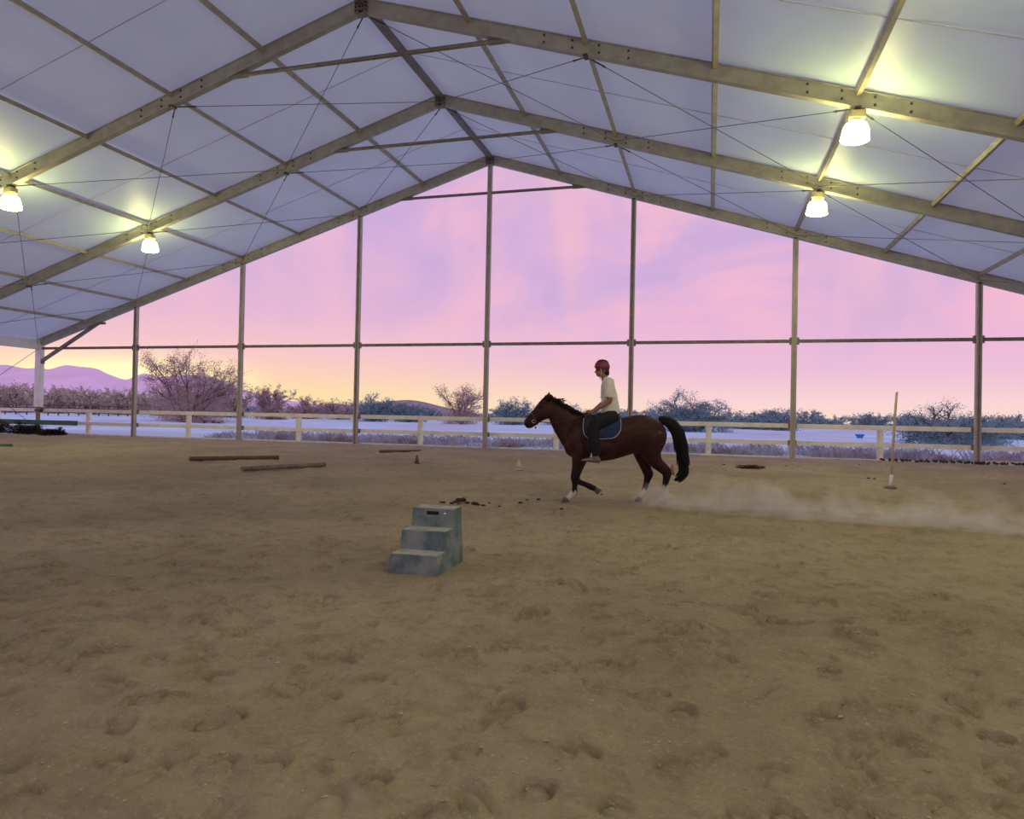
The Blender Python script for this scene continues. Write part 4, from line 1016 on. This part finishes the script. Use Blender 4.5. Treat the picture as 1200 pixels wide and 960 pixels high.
# trousers: seat and legs
tr = MB()
pair_loft(tr, [(612, 392, 700, 396, 0.165), (606, 415, 704, 420, 0.185), (612, 440, 700, 446, 0.20)], 3, 2.3)
boots = []
for s_ in (-1, 1):
    limb(tr, [(668, 426, s_*0.12, 0.125), (630, 434, s_*0.20, 0.126), (590, 446, s_*0.275, 0.118), (556, 466, s_*0.335, 0.108), (538, 490, s_*0.36, 0.098), (538, 525, s_*0.372, 0.095), (546, 570, s_*0.378, 0.092), (550, 610, s_*0.375, 0.086), (550, 637, s_*0.372, 0.082)], 4, 0.9)
link('trousers', remeshed(tr, 'trousers', 0.012, 4, 0.5), 'trousers', person, True)
for s_ in (-1, 1):
    bt = MB(); yb = s_*0.372
    bt.tube([P3(552, 618, yb), P3(553, 652, yb)], [0.052, 0.056], 14)
    rows = [(578, 652, 576, 671, 0.030), (566, 646, 566, 673, 0.042), (545, 643, 545, 671, 0.044), (520, 647, 518, 668, 0.047), (495, 652, 494, 667, 0.045), (480, 656, 480, 665, 0.030), (474, 659, 475, 663, 0.015)]
    pair_loft(bt, rows, 4, 2.3, yb)
    bo_ = link('boot', remeshed(bt, 'boot', 0.008, 3, 0.5), 'boot', person, True)
    so = MB(); pair_loft(so, [(r[2], r[3]-1.5, r[2], r[3]+2.5, r[4]*1.04) for r in rows], 4, 2.6, yb); so.build('sole', 'boot_sole', bo_, True)
# helmet
he = MB(); hc = P3(603, 140, 0)
rg_ = []
for i in range(11):
    a = math.pi/2*i/10; rr = math.cos(a); rg_.append(ring(hc+Vector((0.004, 0, -0.012+0.122*math.sin(a))), Vector((1, 0, 0)), YV, max(0.004, 0.130*rr**0.8), max(0.003, 0.102*rr**0.8), 2.15, 28))
rg_ = [ring(hc+Vector((0.014, 0, -0.065)), Vector((1, 0, 0.0)), YV, 0.108, 0.094, 2.1, 28)] + rg_
he.loft(rg_)
hobj_ = he.build('helmet', 'helmet_red', person, True)
vz = MB(); vz.loft([ring(hc+Vector((-0.095+dx_, 0, -0.012+dz_)), Vector((0.9, 0, -0.12)).normalized(), YV, a_, b_, 2.2, 18) for dx_, dz_, a_, b_ in ((0.03, -0.010, 0.052, 0.080), (0.026, 0.0, 0.056, 0.084), (0.032, 0.010, 0.046, 0.076))]); vz.build('visor', 'helmet_red', hobj_, True)
vt = MB()
for s_ in (-0.62, -0.25, 0.25, 0.62):
    arc = [hc+Vector((math.cos(t_)*0.130+0.004, s_*0.098*(0.75+0.25*math.sin(t_)), -0.010+math.sin(t_)*0.122*(1-0.22*abs(s_)**1.5))) for t_ in np.linspace(0.75, 2.3, 12)]
    vt.tube(arc, [0.004]+[0.011]*10+[0.004], 6)
vt.build('vent', 'helmet_dark', hobj_, True)
bnd = MB(); bnd.loft([ring(hc+Vector((0.005, 0, z_)), Vector((1, 0, 0)), YV, 0.133, 0.105, 2.15, 28) for z_ in (-0.020, -0.008)]); bnd.build('rim', 'helmet_red', hobj_, True)
cs = MB()
for s_ in (-1, 1): cs.tube([P3(592, 152, s_*0.094), P3(597, 180, s_*0.078), P3(592, 203, s_*0.03), P3(591, 206, 0)], 0.006, 6)
cs.tube([P3(591, 205, 0), P3(597, 218, -0.01)], 0.005, 5); cs.build('chin_strap', 'piping', hobj_, True)

# ------------------------------------------------------------------ dust kicked up behind the horse
path = [on_z(736, 592), on_z(800, 596), on_z(900, 603), on_z(1000, 609), on_z(1100, 615), on_z(1215, 624)]
path += [path[5]+(path[5]-path[3])*0.8, path[5]+(path[5]-path[3])*1.7]
pp = catmull([tuple(p) for p in path], 5); dmb = MB(); rings = []
for i, p in enumerate(pp):
    u = i/(len(pp)-1); a = Vector(pp[max(i-1, 0)]); b = Vector(pp[min(i+1, len(pp)-1)]); d = (b-a).normalized(); sd = d.cross(Vector((0, 0, 1)))
    hh = np.interp(u, [0, 0.06, 0.14, 0.29, 0.8, 1.0], [0.15, 0.40, 0.50, 0.66, 0.68, 0.3]); ww = np.interp(u, [0, 0.07, 0.29, 0.9, 1], [0.15, 0.40, 0.62, 0.80, 0.4])
    rings.append([Vector(p) + sd*(math.cos(t_)*ww) + Vector((0, 0, max(0.0, math.sin(t_))*hh + 0.015)) for t_ in np.linspace(0, 2*math.pi, 18, endpoint=False)])
dmb.loft(rings)
dm = bpy.data.materials.new('dust'); dm.use_nodes = True; t = dm.node_tree; t.nodes.clear()
o = N(t, 'ShaderNodeOutputMaterial'); g = N(t, 'ShaderNodeNewGeometry'); sp = N(t, 'ShaderNodeSeparateXYZ'); t.links.new(g.outputs['Position'], sp.inputs[0])
def dnoise(s, d, loc):
    m_ = N(t, 'ShaderNodeMapping'); t.links.new(g.outputs['Position'], m_.inputs[0]); m_.inputs['Location'].default_value = loc
    n = N(t, 'ShaderNodeTexNoise'); t.links.new(m_.outputs[0], n.inputs['Vector']); n.inputs['Scale'].default_value = s; n.inputs['Detail'].default_value = d; n.inputs['Roughness'].default_value = 0.5
    return n.outputs['Fac']
big = dnoise(1.5, 3, (0, 0, 0)); fine_ = dnoise(4.5, 3, (3, 1, 0))
hlim = maprange(t, big, 0.34, 0.64, 0.06, 0.62)
zf = math_node(t, 'SUBTRACT', 1.0, math_node(t, 'DIVIDE', sp.outputs['Z'], hlim), clamp=True)
den = math_node(t, 'MULTIPLY', math_node(t, 'MULTIPLY', zf, maprange(t, fine_, 0.30, 0.62)), 3.2)
ds = N(t, 'ShaderNodeVectorMath', operation='DISTANCE'); t.links.new(g.outputs['Position'], ds.inputs[0]); ds.inputs[1].default_value = tuple(path[0])
den = math_node(t, 'MULTIPLY', den, maprange(t, ds.outputs['Value'], 0.05, 0.7))
den = math_node(t, 'MULTIPLY', den, maprange(t, ds.outputs['Value'], (path[7]-path[0]).length-0.3, (path[5]-path[0]).length+0.3))
sc_ = N(t, 'ShaderNodeVolumeScatter'); sc_.inputs['Color'].default_value = (0.90, 0.82, 0.74, 1); sc_.inputs['Anisotropy'].default_value = 0.1
t.links.new(den, sc_.inputs['Density']); t.links.new(sc_.outputs[0], o.inputs['Volume'])
MATS['dust'] = dm
du = dmb.build('dust_cloud', 'dust'); tag(du, 'pale dust cloud trailing low over the sand behind the horse', 'dust', kind='stuff')
scene.cycles.volume_step_rate = 0.15; scene.cycles.volume_max_steps = 128
scene.cycles.max_bounces = 8; scene.cycles.diffuse_bounces = 4; scene.cycles.volume_bounces = 1; scene.cycles.use_light_tree = True
